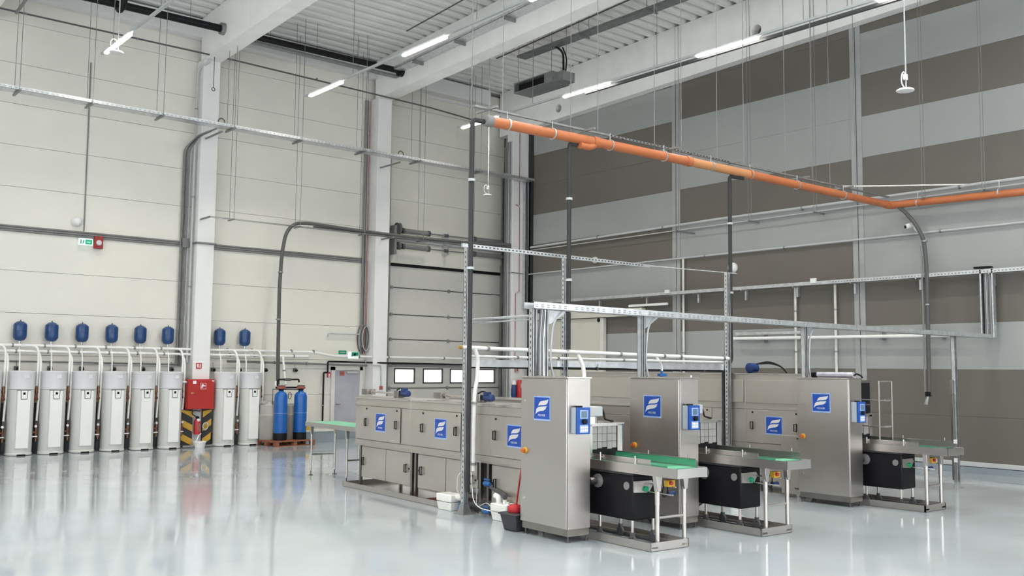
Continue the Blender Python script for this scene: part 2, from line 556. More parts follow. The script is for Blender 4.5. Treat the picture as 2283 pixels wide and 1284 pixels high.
def text_mesh(name, s, size, material, parent, origin, ax, ay):
    """lettering: origin lower left, ax / ay directions of the writing, in the local frame of the parent"""
    cu = bpy.data.curves.new(name, 'FONT')
    cu.body = s
    cu.size = size
    cu.extrude = 0.0008
    cu.resolution_u = 2
    t = bpy.data.objects.new('lettering_curve', cu)
    COL.objects.link(t)
    bpy.context.view_layer.update()
    me = bpy.data.meshes.new_from_object(t.evaluated_get(bpy.context.evaluated_depsgraph_get()))
    bpy.data.objects.remove(t)
    ax, ay = Vector(ax).normalized(), Vector(ay).normalized()
    az = ax.cross(ay)
    off = OFF[parent.name]
    for v in me.vertices:
        p = Vector(origin) + ax * v.co.x + ay * v.co.y + az * v.co.z
        v.co = (p.x - off[0], p.y - off[1], p.z - off[2])
    me.materials.clear()
    me.materials.append(MATS[material])
    o = bpy.data.objects.new(name, me)
    COL.objects.link(o)
    o.parent = parent
    OFF[o.name] = off
    return o


def logo(parent, v, u0, u1, z0, z1):
    """blue maker's plate on a face looking to -v; reads from high u (left) to low u (right)"""
    w, h = u1 - u0, z1 - z0
    p = part('logo_plate', MB().box(v - 0.003, v, u0 - 0.012, u1 + 0.012, z0 - 0.022, z1 + 0.014), 'logo_edge', parent, label='pale blue edged maker plate')
    part('logo_field', MB().box(v - 0.0045, v - 0.003, u0, u1, z0, z1), 'logo_blue', p)
    A = [(0.93, 0.93), (0.84, 0.885), (0.62, 0.85), (0.42, 0.815), (0.33, 0.74), (0.26, 0.60), (0.40, 0.635), (0.62, 0.645), (0.78, 0.675), (0.88, 0.76)]
    B = [(0.82, 0.61), (0.70, 0.585), (0.48, 0.575), (0.28, 0.545), (0.15, 0.46), (0.08, 0.19), (0.20, 0.30), (0.38, 0.36), (0.60, 0.385), (0.74, 0.46)]
    for poly in (A, B):
        part('logo_wave', MB().prism([(u1 - a * w, z0 + b * h) for a, b in poly], 'yz', v - 0.006, v - 0.0045), 'logo_pale', p)
    text_mesh('lettering', 'FISCHER', h * 0.145, 'logo_pale', p, (v - 0.005, u1 - 0.25 * w, z0 + 0.12 * h), (0, -1, 0), (0, 0, 1))


def handle(parent, v, u, z, name='handle'):
    h, w = 0.062, 0.028
    m = MB().tube([(v - 0.03, u - w, z - h), (v - 0.03, u + w, z - h), (v - 0.03, u + w, z + h), (v - 0.03, u - w, z + h)], 0.009, n=6, closed=True)
    m.cyl((v, u, z - h), (v - 0.03, u, z - h), 0.008, n=6).cyl((v, u, z + h), (v - 0.03, u, z + h), 0.008, n=6)
    part(name, m, 'black', parent)


def control_cabinet(k, label):
    t = mthing('control_cabinet', label, 'cabinet', k, -0.44, 1.38, 'stainless control cabinets of the three lines')
    v0, v1, a, b = -0.63, -0.255, 0.905, 1.83
    part('body', MB().box(v0 + 0.012, v1, a, b, 0.16, 1.995), 'steel', t, bevel=0.004)
    d = part('door', MB().box(v0 - 0.008, v0 + 0.01, a + 0.006, b - 0.004, 0.165, 1.985), 'steel', t, bevel=0.006)
    for z in (1.696, 0.46):
        part('lock', MB().cyl((v0 - 0.018, 1.747, z), (v0 - 0.008, 1.747, z), 0.013, n=10), 'steel_bright', d)
    kn = part('main_switch', MB().cyl((v0 - 0.02, 1.733, 1.06), (v0 - 0.008, 1.733, 1.06), 0.042, n=16), 'yellow', d)
    part('switch_knob', MB().cyl((v0 - 0.055, 1.733, 1.06), (v0 - 0.02, 1.733, 1.06), 0.03, n=14).box(v0 - 0.062, v0 - 0.04, 1.70, 1.766, 1.05, 1.07), 'knob_orange', kn)
    logo(t, v0 - 0.008, 1.238, 1.545, 1.478, 1.748)
    part('top_plate', MB().box(v0 - 0.015, v1 + 0.012, a - 0.012, b + 0.01, 1.995, 2.012), 'steel_bright', t)
    part('plinth', MB().box(v0 + 0.02, v1 - 0.01, a + 0.012, b - 0.012, 0.075, 0.16), 'steel_dark', t)
    for fv in (v0 + 0.05, v1 - 0.03):
        for fu in (a + 0.04, b - 0.05):
            part('foot', MB().cyl((fv, fu, 0), (fv, fu, 0.014), 0.035, n=14).cyl((fv, fu, 0.014), (fv, fu, 0.08), 0.011, n=8), 'dark_grey', t)
    part('lifting_eye', MB().cyl((v1 - 0.05, a + 0.08, 2.012), (v1 - 0.05, a + 0.08, 2.04), 0.012, n=8), 'white_plastic', t)
    # operator panel on the narrow side
    c = part('operator_panel', MB().box(-0.575, -0.385, 0.80, 0.905, 1.325, 1.637), 'control_side', t, bevel=0.006, label='grey box with a blue face, display, dial and keys')
    part('panel_face', MB().box(-0.588, -0.38, 0.765, 0.80, 1.318, 1.642), 'control_blue', c, bevel=0.004)
    part('display', MB().box(-0.548, -0.42, 0.759, 0.765, 1.505, 1.61), 'logo_edge', c)
    part('display_glass', MB().box(-0.53, -0.438, 0.7565, 0.759, 1.52, 1.598), 'screen', c)
    part('dial', MB().cyl((-0.484, 0.735, 1.47), (-0.484, 0.765, 1.47), 0.032, n=16), 'black', c)
    part('keypad', MB().box(-0.55, -0.418, 0.761, 0.765, 1.335, 1.43), 'logo_edge', c)
    for i in range(4):
        for j in range(2):
            part('key', MB().box(-0.541 + i * 0.031, -0.518 + i * 0.031, 0.756, 0.761, 1.35 + j * 0.036, 1.378 + j * 0.036), 'white_plastic', c)
    part('panel_cable_gland', MB().cyl((-0.5, 0.84, 1.637), (-0.5, 0.84, 1.66), 0.045, n=12), 'black', c)
    return t


control_cabinet(1, 'nearest of the three tall stainless control cabinets, beside the grey bucket')
control_cabinet(2, 'middle of the three tall stainless control cabinets, between two conveyors')
cab3 = control_cabinet(3, 'far right stainless control cabinet with a wrapped bundle on its top')


def strip_curtain(t, v0, v1, u, z0, z1):
    n = 5
    w = (v1 - v0) / n
    for i in range(n):
        part('curtain_strip', MB().box(v0 + i * w + 0.004, v0 + (i + 1) * w - 0.004, u - 0.006 - 0.004 * (i % 2), u - 0.002, z0 + 0.012 * (i % 3), z1), 'curtain', t)
    m = MB()
    for z in (z0 + 0.1, z0 + 0.2):
        m.box(v0, v1, u - 0.014, u - 0.011, z - 0.002, z + 0.002)
    part('curtain_wire', m, 'dark_grey', t)


def tunnel(k, label, top):
    """washing tunnel: frame, upper body with doors, lower cabinets, outfeed hood"""
    t = mthing('washing_tunnel', label, 'washing machine', k, 0.35, 4.7, 'stainless washing tunnels')
    f, w = -0.1, 0.80
    U0, U1 = 1.95, 7.4
    tall = top > 1.8
    # upper body in three sections with slightly different skins
    for a, b, dv in ((5.5, U1, 0.0), (3.25, 5.5, -0.006), (U0, 3.25, -0.014)):
        part('upper_body', MB().box(f + dv, w, a + 0.002, b - 0.002, 0.745, top), 'machine_steel', t, bevel=0.006)
    part('lower_edge', MB().box(f - 0.02, w + 0.02, U0, U1 + 0.02, 0.735, 0.76), 'steel', t)
    part('door_seam', MB().box(f - 0.0165, f - 0.014, U0, U1, 0.842, 0.848), 'dark_grey', t)
    part('door_seam', MB().box(f - 0.0165, f - 0.014, U0, U1, 1.432, 1.438), 'dark_grey', t)
    for a, b in ((5.8, 7.06), (4.0, 5.18), (2.1, 3.20)):
        d = part('access_door', MB().box(f - 0.026, f - 0.014, a, b, 0.852, 1.428), 'machine_steel', t, bevel=0.003)
        for q in (a + 0.1, b - 0.11):
            handle(d, f - 0.026, q, 1.152)
            part('latch', MB().cyl((f - 0.036, q - 0.005, 1.385), (f - 0.026, q - 0.005, 1.385), 0.016, n=10), 'black', d)
    for a in (6.287, 4.39, 2.485):
        logo(t, f - 0.026, a, a + 0.315, 1.03, 1.31)
    if tall:
        for a, b in ((5.5, U1), (3.25, 5.5), (U0, 3.25)):
            part('top_panel', MB().box(f - 0.03, f - 0.014, a + 0.03, b - 0.03, 1.55, top - 0.12), 'machine_steel', t, bevel=0.003)
        part('top_rail', MB().box(f - 0.035, w, U0, U1, top - 0.015, top), 'steel_bright', t)
    else:
        part('top_lid', MB().box(f - 0.02, w + 0.02, U0, 5.5, top, top + 0.018), 'steel_bright', t)
        part('top_lid', MB().box(f - 0.02, w + 0.02, 5.52, U1 - 0.02, top, top + 0.012), 'steel_bright', t)
    # lower cabinets
    for a, b, hq in ((6.32, 7.16, 7.08), (5.5, 6.30, 5.617), (4.45, 5.26, 5.14), (3.6, 4.43, 3.712), (2.35, 3.22, 3.113)):
        d = part('lower_door', MB().box(f + 0.01, f + 0.03, a, b, 0.19, 0.72), 'machine_steel', t, bevel=0.003)
        handle(d, f + 0.01, hq, 0.465)
        part('latch', MB().cyl((f, hq + (0.085 if hq > (a + b) / 2 else -0.085), 0.465), (f + 0.01, hq + (0.085 if hq > (a + b) / 2 else -0.085), 0.465), 0.014, n=10), 'black', d)
    for a, b in ((5.5, 7.16), (3.6, 5.26), (2.0, 3.22)):
        part('lower_cabinet', MB().box(f + 0.03, w - 0.05, a, b, 0.19, 0.735), 'machine_steel', t)
    for a in (7.2, 5.44, 5.32, 3.5, 3.3, 2.1):
        for vv in (f + 0.02, w - 0.06):
            part('leg', MB().box(vv - 0.025, vv + 0.025, a - 0.025, a + 0.025, 0.02, 0.74).cyl((vv, a, 0), (vv, a, 0.025), 0.035, n=10), 'steel_dark', t)
    # outfeed hood with frame and strip curtain
    part('outfeed_hood', MB().box(-0.05, 0.55, 1.22, U0, 0.98, 1.40), 'machine_steel', t)
    part('hood_frame', MB().box(-0.06, 0.035, 1.19, 1.225, 0.975, 1.40).box(0.475, 0.56, 1.19, 1.225, 0.975, 1.40).box(-0.06, 0.56, 1.19, 1.225, 1.375, 1.40), 'steel_bright', t)
    part('hood_opening', MB().box(0.035, 0.475, 1.212, 1.219, 0.98, 1.375), 'black', t)
    strip_curtain(t, 0.04, 0.47, 1.208, 1.08, 1.375)
    part('hood_lid', MB().box(-0.075, 0.58, 1.17, U0, 1.40, 1.415), 'steel_bright', t)
    if not tall:
        part('exhaust_duct', MB().cyl((0.24, 1.5, 1.415), (0.24, 1.5, 1.50), 0.13, n=20), 'steel_bright', t)
        part('exhaust_fan', MB().box(0.07, 0.36, 1.35, 1.62, 1.49, 1.62), 'light_grey', t, bevel=0.01)
        part('fan_cable', MB().tube([(0.40, 1.42, 1.62), (0.43, 1.40, 1.50), (0.42, 1.38, 1.45), (0.50, 1.36, 1.43), (0.55, 1.36, 1.42)], 0.014, n=6, bend=0.05), 'black', t)
    if tall:
        part('side_box', MB().box(-0.34, f - 0.03, 1.9, 2.36, 0.06, 1.03), 'machine_steel', t, bevel=0.006)
        part('vent', MB().box(-0.345, -0.34, 1.95, 2.05, 0.98, 0.995).box(-0.345, -0.34, 1.95, 2.1, 0.15, 0.165), 'black', t)
    # motors and shafts on the top
    if not tall and k == 1:
        for q in (6.42, 3.95):
            part('top_rail', MB().box(0.05, 0.5, q - 0.6, q + 1.3, top + 0.012, top + 0.028), 'steel', t)
            mo = part('drive_motor', MB().lathe([(0.02, -0.11), (0.052, -0.10), (0.056, -0.02), (0.056, 0.08), (0.04, 0.10)], (0.27, q - 0.12, top + 0.10), 16, 'y'), 'motor_blue', t)
            part('terminal_box', MB().box(0.22, 0.3, q - 0.15, q - 0.05, top + 0.14, top + 0.19), 'motor_blue', mo)
            part('gearbox', MB().box(0.2, 0.34, q + 0.02, q + 0.16, top + 0.03, top + 0.15), 'steel_dark', mo, bevel=0.01)
            part('motor_cable', MB().tube([(0.25, q - 0.1, top + 0.18), (0.25, q + 0.02, top + 0.20), (0.25, q + 0.16, top + 0.15), (0.25, q + 0.22, top + 0.03)], 0.012, n=6, bend=0.06), 'black', mo)
            part('shaft', MB().cyl((0.27, q + 0.16, top + 0.1), (0.27, q + 1.15, top + 0.1), 0.016, n=8), 'steel_bright', t)
            part('bearing', MB().box(0.18, 0.36, q + 1.1, q + 1.3, top + 0.05, top + 0.15).cyl((0.27, q + 1.05, top + 0.1), (0.27, q + 1.35, top + 0.1), 0.04, n=10), 'steel_dark', t)
    return t


tunnel(1, 'low stainless washing tunnel in front, with three blue plates', 1.56)
tunnel(2, 'low stainless washing tunnel half hidden behind the nearest cabinet', 1.56)
tunnel(3, 'tall stainless washing tunnel at the back, beyond the middle conveyor', 2.07)


def foot_leg(t, v, u, ztop, r=0.027):
    part('leg', MB().cyl((v, u, 0.09), (v, u, ztop - 0.2), r, n=12).cyl((v, u, ztop - 0.2), (v, u, ztop), r * 1.15, n=12), 'steel', t)
    part('levelling_foot', MB().cyl((v, u, 0), (v, u, 0.012), 0.042, n=14).cyl((v, u, 0.012), (v, u, 0.15), 0.010, n=8), 'dark_grey', t)


def outfeed(k, label):
    t = mthing('conveyor_table', label, 'conveyor', k, 0.2, 0.4, 'outfeed conveyors')
    V0, V1, u0, u1 = -0.06, 0.44, -0.375, 1.215
    part('side_plate', MB().box(V0, V0 + 0.012, u0, u1, 0.858, 0.972), 'steel', t)
    part('side_plate', MB().box(V1 - 0.012, V1, u0, u1, 0.858, 0.972), 'steel', t)
    part('end_plate', MB().box(V0, V1, u0 - 0.008, u0 + 0.006, 0.862, 0.972), 'steel_bright', t)
    part('frame_pan', MB().box(V0 + 0.02, V1 - 0.02, u0 + 0.02, u1, 0.862, 0.90), 'steel_dark', t)
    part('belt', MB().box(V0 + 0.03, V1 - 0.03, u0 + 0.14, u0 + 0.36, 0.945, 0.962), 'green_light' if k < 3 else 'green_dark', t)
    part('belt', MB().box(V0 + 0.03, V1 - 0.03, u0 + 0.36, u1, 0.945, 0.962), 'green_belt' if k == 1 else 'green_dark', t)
    part('belt_bed', MB().box(V0 + 0.014, V1 - 0.014, u0 + 0.012, u0 + 0.12, 0.94, 0.956), 'steel_bright', t)
    part('guide_plate', MB().box(-0.018, -0.012, 0.10, u1 - 0.06, 0.972, 1.032), 'steel', t)
    part('guide_cap', MB().box(-0.022, -0.006, 0.10, u1 - 0.06, 1.032, 1.04), 'steel_bright', t)
    part('guide_rail', MB().box(-0.008, 0.006, -0.16, 0.10, 0.965, 0.985), 'green_belt', t)
    part('guide_rail', MB().box(0.405, 0.415, -0.235, u1 - 0.06, 0.975, 1.05), 'green_belt' if k == 1 else 'steel_dark', t)
    part('guide_cap', MB().box(0.40, 0.425, -0.24, u1 - 0.06, 1.05, 1.06), 'steel_bright', t)
    for gu in (0.33, 0.95):
        part('guide_post', MB().cyl((-0.045, gu, 0.96), (-0.045, gu, 1.07), 0.011, n=8).cyl((-0.045, gu, 1.01), (0.01, gu, 1.01), 0.008, n=8), 'steel_bright', t)
    for gu in (-0.08, 0.6):
        part('guide_post', MB().cyl((0.45, gu, 0.93), (0.45, gu, 1.10), 0.011, n=8).cyl((0.45, gu, 1.01), (0.41, gu, 1.01), 0.008, n=8), 'steel_dark', t)
    for lv in (0.0, 0.455):
        part('gusset', MB().prism([(lv - 0.024, 0.68), (lv + 0.024, 0.68), (lv + 0.055, 0.862), (lv - 0.055, 0.862)], 'xz', -0.035, 0.03), 'steel', t, bevel=0.004)
        foot_leg(t, lv, 0.0, 0.72)
    part('cross_bar', MB().cyl((0.0, 0.0, 0.37), (0.455, 0.0, 0.37), 0.016, n=8), 'steel', t)
    # e-stop
    es = part('stop_box', MB().box(0.16, 0.285, -0.02, 0.05, 0.72, 0.80), 'yellow', t, bevel=0.006, label='yellow emergency stop box')
    part('stop_button', MB().cyl((0.2, -0.05, 0.765), (0.2, -0.02, 0.765), 0.024, n=12), 'red_bright', es)
    part('cable_loop', MB().tube([(0.27, 0.1, 0.72), (0.3, 0.12, 0.62), (0.24, 0.12, 0.57), (0.2, 0.12, 0.63), (0.22, 0.1, 0.75)], 0.008, n=6, bend=0.05), 'black', t)
    # drip tray on the floor under the table
    a0, a1, b0, b1 = -0.17, 0.47, -0.06, 1.9
    tr = MB().box(a0, a0 + 0.02, b0, b1, 0.005, 0.10).box(a1 - 0.02, a1, b0, b1, 0.005, 0.10).box(a0, a1, b0, b0 + 0.02, 0.005, 0.10).box(a0, a1, b1 - 0.02, b1, 0.005, 0.10)
    part('floor_frame', tr, 'steel', t)
    part('floor_channel', MB().box(a0 + 0.02, a0 + 0.12, b0, b1, 0.03, 0.05).box(a1 - 0.12, a1 - 0.02, b0, b1, 0.03, 0.05), 'steel_dark', t)
    return t


outfeed(1, 'steel outfeed conveyor with green belt, nearest to the viewer')
outfeed(2, 'steel outfeed conveyor between the middle and far right cabinets')
outfeed(3, 'steel outfeed conveyor at right, carrying a ladder-like rack')


def black_tank(k, label):
    t = mthing('water_tank', label, 'tank', k, 0.15, 0.75, 'black tanks under the outfeed conveyors')
    v0, v1, u0, u1 = -0.05, 0.37, 0.36, 1.5
    part('tank_body', MB().box(v0, v1, u0, u1, 0.29, 0.835), 'black', t, bevel=0.02)
    part('rim', MB().box(v0 - 0.012, v1 + 0.012, u0 - 0.012, u1 + 0.012, 0.832, 0.856), 'black_soft', t)
    part('port_cover', MB().cyl((v0 - 0.012, 0.465, 0.70), (v0, 0.465, 0.70), 0.048, n=20), 'grey', t)
    part('pipe_flange', MB().cyl((v0 - 0.02, 0.98, 0.715), (v0, 0.98, 0.715), 0.085, n=22), 'grey', t)
    part('outlet_pipe', MB().cyl((v0 - 0.16, 0.98, 0.715), (v0 - 0.02, 0.98, 0.715), 0.05, n=18), 'steel_bright', t)
    pl = part('control_plate', MB().prism([(v0 + 0.005, 0.63), (v0 + 0.005, 0.762), (v0 + 0.30, 0.762), (v0 + 0.33, 0.72), (v0 + 0.25, 0.615)], 'xz', u0 - 0.02, u0 - 0.004), 'steel', t, label='bent stainless plate with a green button')
    part('green_button', MB().cyl((v0 + 0.19, u0 - 0.045, 0.665), (v0 + 0.19, u0 - 0.02, 0.665), 0.034, n=16), 'green_button', pl)
    part('rail', MB().cyl((v0 + 0.28, u0 - 0.01, 0.715), (v0 + 0.30, u0 - 0.42, 0.715), 0.01, n=8), 'steel_bright', t)
    part('rail', MB().cyl((v0 + 0.23, u0 - 0.01, 0.625), (v0 + 0.25, u0 - 0.42, 0.625), 0.01, n=8), 'steel_bright', t)
    part('pump', MB().cyl((v1 - 0.08, u0 - 0.25, 0.62), (v1 + 0.03, u0 - 0.25, 0.62), 0.03, n=12), 'motor_blue', t)
    for a, b in ((v0 + 0.03, u0 + 0.04), (v1 - 0.04, u0 + 0.04), (v0 + 0.03, u0 + 0.62), (v1 - 0.04, u0 + 0.62)):
        part('leg', MB().cyl((a, b, 0.15), (a, b, 0.30), 0.02, n=10), 'steel', t)
        part('caster', MB().cyl((a - 0.015, b, 0.06), (a + 0.015, b, 0.06), 0.055, n=14).box(a - 0.022, a + 0.022, b - 0.02, b + 0.02, 0.06, 0.15), 'dark_grey', t)
    return t


for k in (1, 2, 3):
    black_tank(k, 'black plastic water tank under the %s outfeed conveyor' % WHERE[k])

# infeed table of the front tunnel
t = mthing('conveyor_table', 'green-topped infeed table at the far left end of the front tunnel', 'conveyor', 1, 0.2, 8.5)
part('side_plate', MB().box(-0.06, -0.045, 7.42, 9.57, 0.945, 1.03), 'steel', t)
part('side_plate', MB().box(0.60, 0.615, 7.42, 9.57, 0.945, 1.03), 'steel', t)
part('end_plate', MB().box(-0.06, 0.615, 9.56, 9.575, 0.96, 1.03), 'steel', t)
part('belt', MB().box(-0.045, 0.60, 7.42, 9.56, 1.01, 1.026), 'green_light', t)
part('guide_rail', MB().box(0.56, 0.60, 7.42, 8.5, 1.05, 1.10), 'green_belt', t)
for lv, lu in ((0.0, 9.4), (0.49, 9.36), (0.0, 7.9), (0.55, 7.9)):
    part('gusset', MB().prism([(lv - 0.022, 0.8), (lv + 0.022, 0.8), (lv + 0.035, 0.95), (lv - 0.035, 0.95)], 'xz', lu - 0.03, lu + 0.03), 'steel', t)
    foot_leg(t, lv, lu, 0.84, 0.02)
part('cross_bar', MB().cyl((0.0, 9.4, 0.40), (0.49, 9.36, 0.40), 0.015, n=8), 'steel_dark', t)
part('cross_bar', MB().cyl((0.0, 7.9, 0.40), (0.55, 7.9, 0.40), 0.015, n=8), 'steel_dark', t)

# drip tray under the front tunnel
t = mthing('drip_tray', 'shallow rust-stained steel tray on the floor under the front tunnel', 'tray', 1, 0.3, 5.8)
a0, a1, b0, b1 = -0.27, 0.9, 4.15, 7.52
part('rim', MB().box(a0, a0 + 0.02, b0, b1, 0.004, 0.085).box(a1 - 0.02, a1, b0, b1, 0.004, 0.085).box(a0, a1, b0, b0 + 0.02, 0.004, 0.085).box(a0, a1, b1 - 0.02, b1, 0.004, 0.085), 'steel', t)
part('tray_bottom', MB().box(a0 + 0.02, a1 - 0.02, b0 + 0.02, b1 - 0.02, 0.004, 0.012), 'steel_bright', t)
part('rubber_mat', MB().box(a0 + 0.03, a1 - 0.05, b0 + 0.05, b0 + 1.05, 0.012, 0.02), 'red_dull', t)

# rack on the far conveyor
t = mthing('bottle_rack', 'ladder-like tubular steel rack standing on the far right conveyor', 'rack', 3, 0.2, 0.75)
for lv in (0.0, 0.40):
    part('upright', MB().cyl((lv, 0.75, 0.96), (lv, 0.75, 1.965), 0.014, n=8), 'steel_dark', t)
for z in (1.965, 1.66, 1.24, 1.0):
    part('rung', MB().cyl((0.0, 0.75, z), (0.40, 0.75, z), 0.011, n=8), 'steel_bright', t)
for z in (1.66, 1.24):
    part('stay', MB().cyl((0.0, 0.75, z), (0.0, 1.2, z + 0.01), 0.009, n=8), 'steel', t)
    part('stay_clamp', MB().cyl((0.17, 0.75, z), (0.36, 0.75, z), 0.016, n=8), 'steel_bright', t)
dk = mthing('inlet_hood', 'dark tall inlet housing right of the far cabinet', 'hood', 3, 0.3, 1.3)
part('housing', MB().box(0.05, 0.59, 1.23, 1.94, 1.42, 1.975), 'steel_dark', dk)
part('opening', MB().box(0.08, 0.56, 1.222, 1.23, 1.43, 1.93), 'black', dk)
part('inner_rail', MB().box(0.06, 0.58, 1.21, 1.225, 1.56, 1.58), 'steel_dark', dk)

# wrapped bundle on the far cabinet
t = mthing('wrapped_bundle', 'clear plastic wrapped bundle with black cable on the far cabinet', 'bundle', 3, -0.4, 1.3)
part('wrap', MB().cyl((-0.38, 0.96, 2.06), (-0.38, 1.62, 2.06), 0.045, n=9), 'clear_wrap', t)
part('cable_end', MB().box(-0.43, -0.34, 1.60, 1.72, 2.013, 2.10), 'black', t, bevel=0.02)
part('cable_end', MB().tube([(-0.38, 0.97, 2.05), (-0.36, 0.92, 2.08), (-0.30, 0.88, 2.05), (-0.27, 0.87, 2.02)], 0.014, n=6), 'black', t)

# ------------------------------------------------------------------ pumps, bucket, floor pipework beside the front tunnel
def pump_box(label, x0, x1, y0, y1, h, outlets):
    t = thing('lifting_pump', label, 'pump', ((x0 + x1) / 2, (y0 + y1) / 2, 0), 0, 'white plastic pump boxes on the floor')
    part('case', MB().hexa([(x0 + 0.02, y0 + 0.02, 0), (x1 - 0.02, y0 + 0.02, 0), (x1 - 0.02, y1 - 0.02, 0), (x0 + 0.02, y1 - 0.02, 0)], [(x0, y0, h * 0.5), (x1, y0, h * 0.5), (x1, y1, h * 0.5), (x0, y1, h * 0.5)]), 'pump_white', t, bevel=0.012)
    part('lid', MB().box(x0 - 0.006, x1 + 0.006, y0 - 0.006, y1 + 0.006, h * 0.5 + 0.004, h), 'pump_white', t, bevel=0.018)
    for ox, oy, hh, r in outlets:
        part('outlet', MB().cyl((ox, oy, h), (ox, oy, h + hh), r, n=14), 'pump_white', t)
    return t


p1 = pump_box('white pump box left of the perforated floor post', 8.60, 8.84, 11.58, 11.94, 0.24, ())
part('elbow', MB().tube([(8.72, 11.58, 0.2), (8.72, 11.44, 0.2), (8.72, 11.44, 0.32)], 0.045, n=12, bend=0.06), 'pump_white', p1)
p2 = pump_box('white pump box beside the grey mop bucket', 8.58, 8.80, 10.28, 10.62, 0.24, ((8.66, 10.4, 0.05, 0.03), (8.66, 10.34, 0.03, 0.025)))
part('elbow', MB().tube([(8.68, 10.56, 0.24), (8.68, 10.56, 0.31), (8.68, 10.64, 0.33)], 0.04, n=12, bend=0.04), 'white_plastic', p2)
p3 = pump_box('white pump box on the floor seen under the middle conveyor', 12.35, 12.62, 9.35, 9.75, 0.26, ((12.45, 9.45, 0.06, 0.03),))
part('hose', MB().tube([(12.4, 9.5, 0.26), (12.2, 9.55, 0.3), (12.0, 9.6, 0.1), (11.8, 9.6, 0.03)], 0.02, n=6, bend=0.1), 'black', p3)
t = thing('drain_pipework', 'grey drain pipes with blue valves on the floor behind the pump boxes', 'pipework', (8.85, 11.0, 0))
part('drain_pipe', MB().tube([(8.86, 11.5, 0.1), (8.86, 10.66, 0.1)], 0.05, n=12), 'dark_grey', t)
part('drain_pipe', MB().tube([(8.84, 10.98, 0.42), (8.80, 10.62, 0.34), (8.70, 10.45, 0.32)], 0.035, n=10, bend=0.05), 'dark_grey', t)
part('drain_pipe', MB().tube([(8.8, 11.5, 0.3), (8.9, 11.2, 0.3)], 0.045, n=10), 'grey', t)
for x, y, z in ((8.80, 10.98, 0.45), (8.74, 10.92, 0.07), (8.70, 11.44, 0.06)):
    v = part('valve', MB().lathe([(0.025, -0.07), (0.036, -0.045), (0.04, 0.0), (0.036, 0.045), (0.025, 0.07)], (x, y, z), 12, 'y'), 'valve_blue', t)
    part('valve_lever', MB().box(x - 0.012, x + 0.012, y - 0.06, y + 0.06, z + 0.05, z + 0.07), 'valve_blue', v)
part('hose', MB().tube([(8.63, 11.3, 0.62), (8.60, 11.42, 0.55), (8.62, 11.46, 0.3), (8.70, 11.42, 0.22)], 0.007, n=6, bend=0.1), 'white_pipe', t)
part('hose', MB().tube([(8.68, 11.2, 0.6), (8.68, 11.15, 0.2), (8.64, 10.95, 0.12), (8.68, 10.7, 0.10)], 0.007, n=6, bend=0.1), 'white_pipe', t)
part('hose', MB().tube([(8.72, 11.1, 0.5), (8.70, 11.1, 0.1), (8.66, 10.8, 0.22), (8.66, 10.66, 0.14)], 0.007, n=6, bend=0.1), 'light_grey', t)

t = thing('mop_bucket', 'dark grey square bucket standing left of the nearest cabinet', 'bucket', (8.31, 9.76, 0))
part('bucket_body', MB().hexa([(8.21, 9.64, 0), (8.42, 9.64, 0), (8.42, 9.88, 0), (8.21, 9.88, 0)], [(8.17, 9.60, 0.22), (8.46, 9.60, 0.22), (8.46, 9.93, 0.22), (8.17, 9.93, 0.22)]), 'bucket', t, bevel=0.015)
part('bucket_rim', MB().box(8.155, 8.475, 9.585, 9.945, 0.205, 0.228), 'bucket', t, bevel=0.008)
t = thing('mop', 'red mop standing in the grey bucket and leaning on the cabinet', 'mop', (8.33, 9.78, 0.23))
part('mop_head', MB().lathe([(0.095, 0.0), (0.105, 0.02), (0.10, 0.07), (0.085, 0.075), (0.08, 0.09), (0.035, 0.10)], (8.33, 9.79, 0.232), 12), 'red_bright', t)
part('mop_handle', MB().cyl((8.325, 9.77, 0.30), (8.285, 9.60, 0.95), 0.012, n=8), 'red', t)

# ------------------------------------------------------------------ perforated posts and strut frames
def strut_post(t, x, y, z0, z1, name='post', s=0.041, slots=True):
    m = MB()
    m.box(x - s, x + s, y + s - 0.006, y + s, z0, z1)
    m.box(x - s, x - s + 0.006, y - s, y + s, z0, z1).box(x + s - 0.006, x + s, y - s, y + s, z0, z1)
    m.box(x - s, x - s * 0.45, y - s, y - s + 0.006, z0, z1).box(x + s * 0.45, x + s, y - s, y - s + 0.006, z0, z1)
    p = part(name, m, 'galvanised', t)
    if not slots:
        return p
    h = MB()
    z = z0 + 0.05
    while z < z1 - 0.05:
        h.box(x - s - 0.001, x - s + 0.001, y - 0.009, y + 0.009, z, z + 0.034)
        z += 0.075
    sl = part('slot_row', h, 'dark_grey', p)
    sl['kind'] = 'stuff'
    return p


t = thing('cable_gantry', 'galvanised frame of tall perforated posts with a slotted rail on top', 'frame', (11.0, 11.3, 0))
for x, y in ((8.64, 11.3), (10.62, 11.3), (14.28, 10.87)):
    strut_post(t, x, y, 0.012, 3.90)
    part('base_plate', MB().box(x - 0.11, x + 0.11, y - 0.11, y + 0.11, 0, 0.012).hexa([(x - 0.075, y - 0.075, 0.012), (x + 0.075, y - 0.075, 0.012), (x + 0.075, y + 0.075, 0.012), (x - 0.075, y + 0.075, 0.012)], [(x - 0.045, y - 0.045, 0.14), (x + 0.045, y - 0.045, 0.14), (x + 0.045, y + 0.045, 0.14), (x - 0.045, y + 0.045, 0.14)]), 'galvanised_dark', t)
part('top_rail', MB().box(8.5, 12.6, 11.24, 11.28, 3.89, 3.945), 'galvanised', t)
m = MB()
x = 8.7
while x < 12.4:
    m.box(x, x + 0.035, 11.238, 11.24, 3.908, 3.928)
    x += 0.075
part('slot_row', m, 'dark_grey', t)['kind'] = 'stuff'
part('top_rail', MB().tube([(12.55, 11.26, 3.925), (14.55, 10.86, 3.90)], 0.009, n=6), 'galvanised', t)
part('link_rail', MB().tube([(8.66, 11.26, 2.82), (8.32, 9.44, 2.80)], 0.02, n=6), 'galvanised', t)
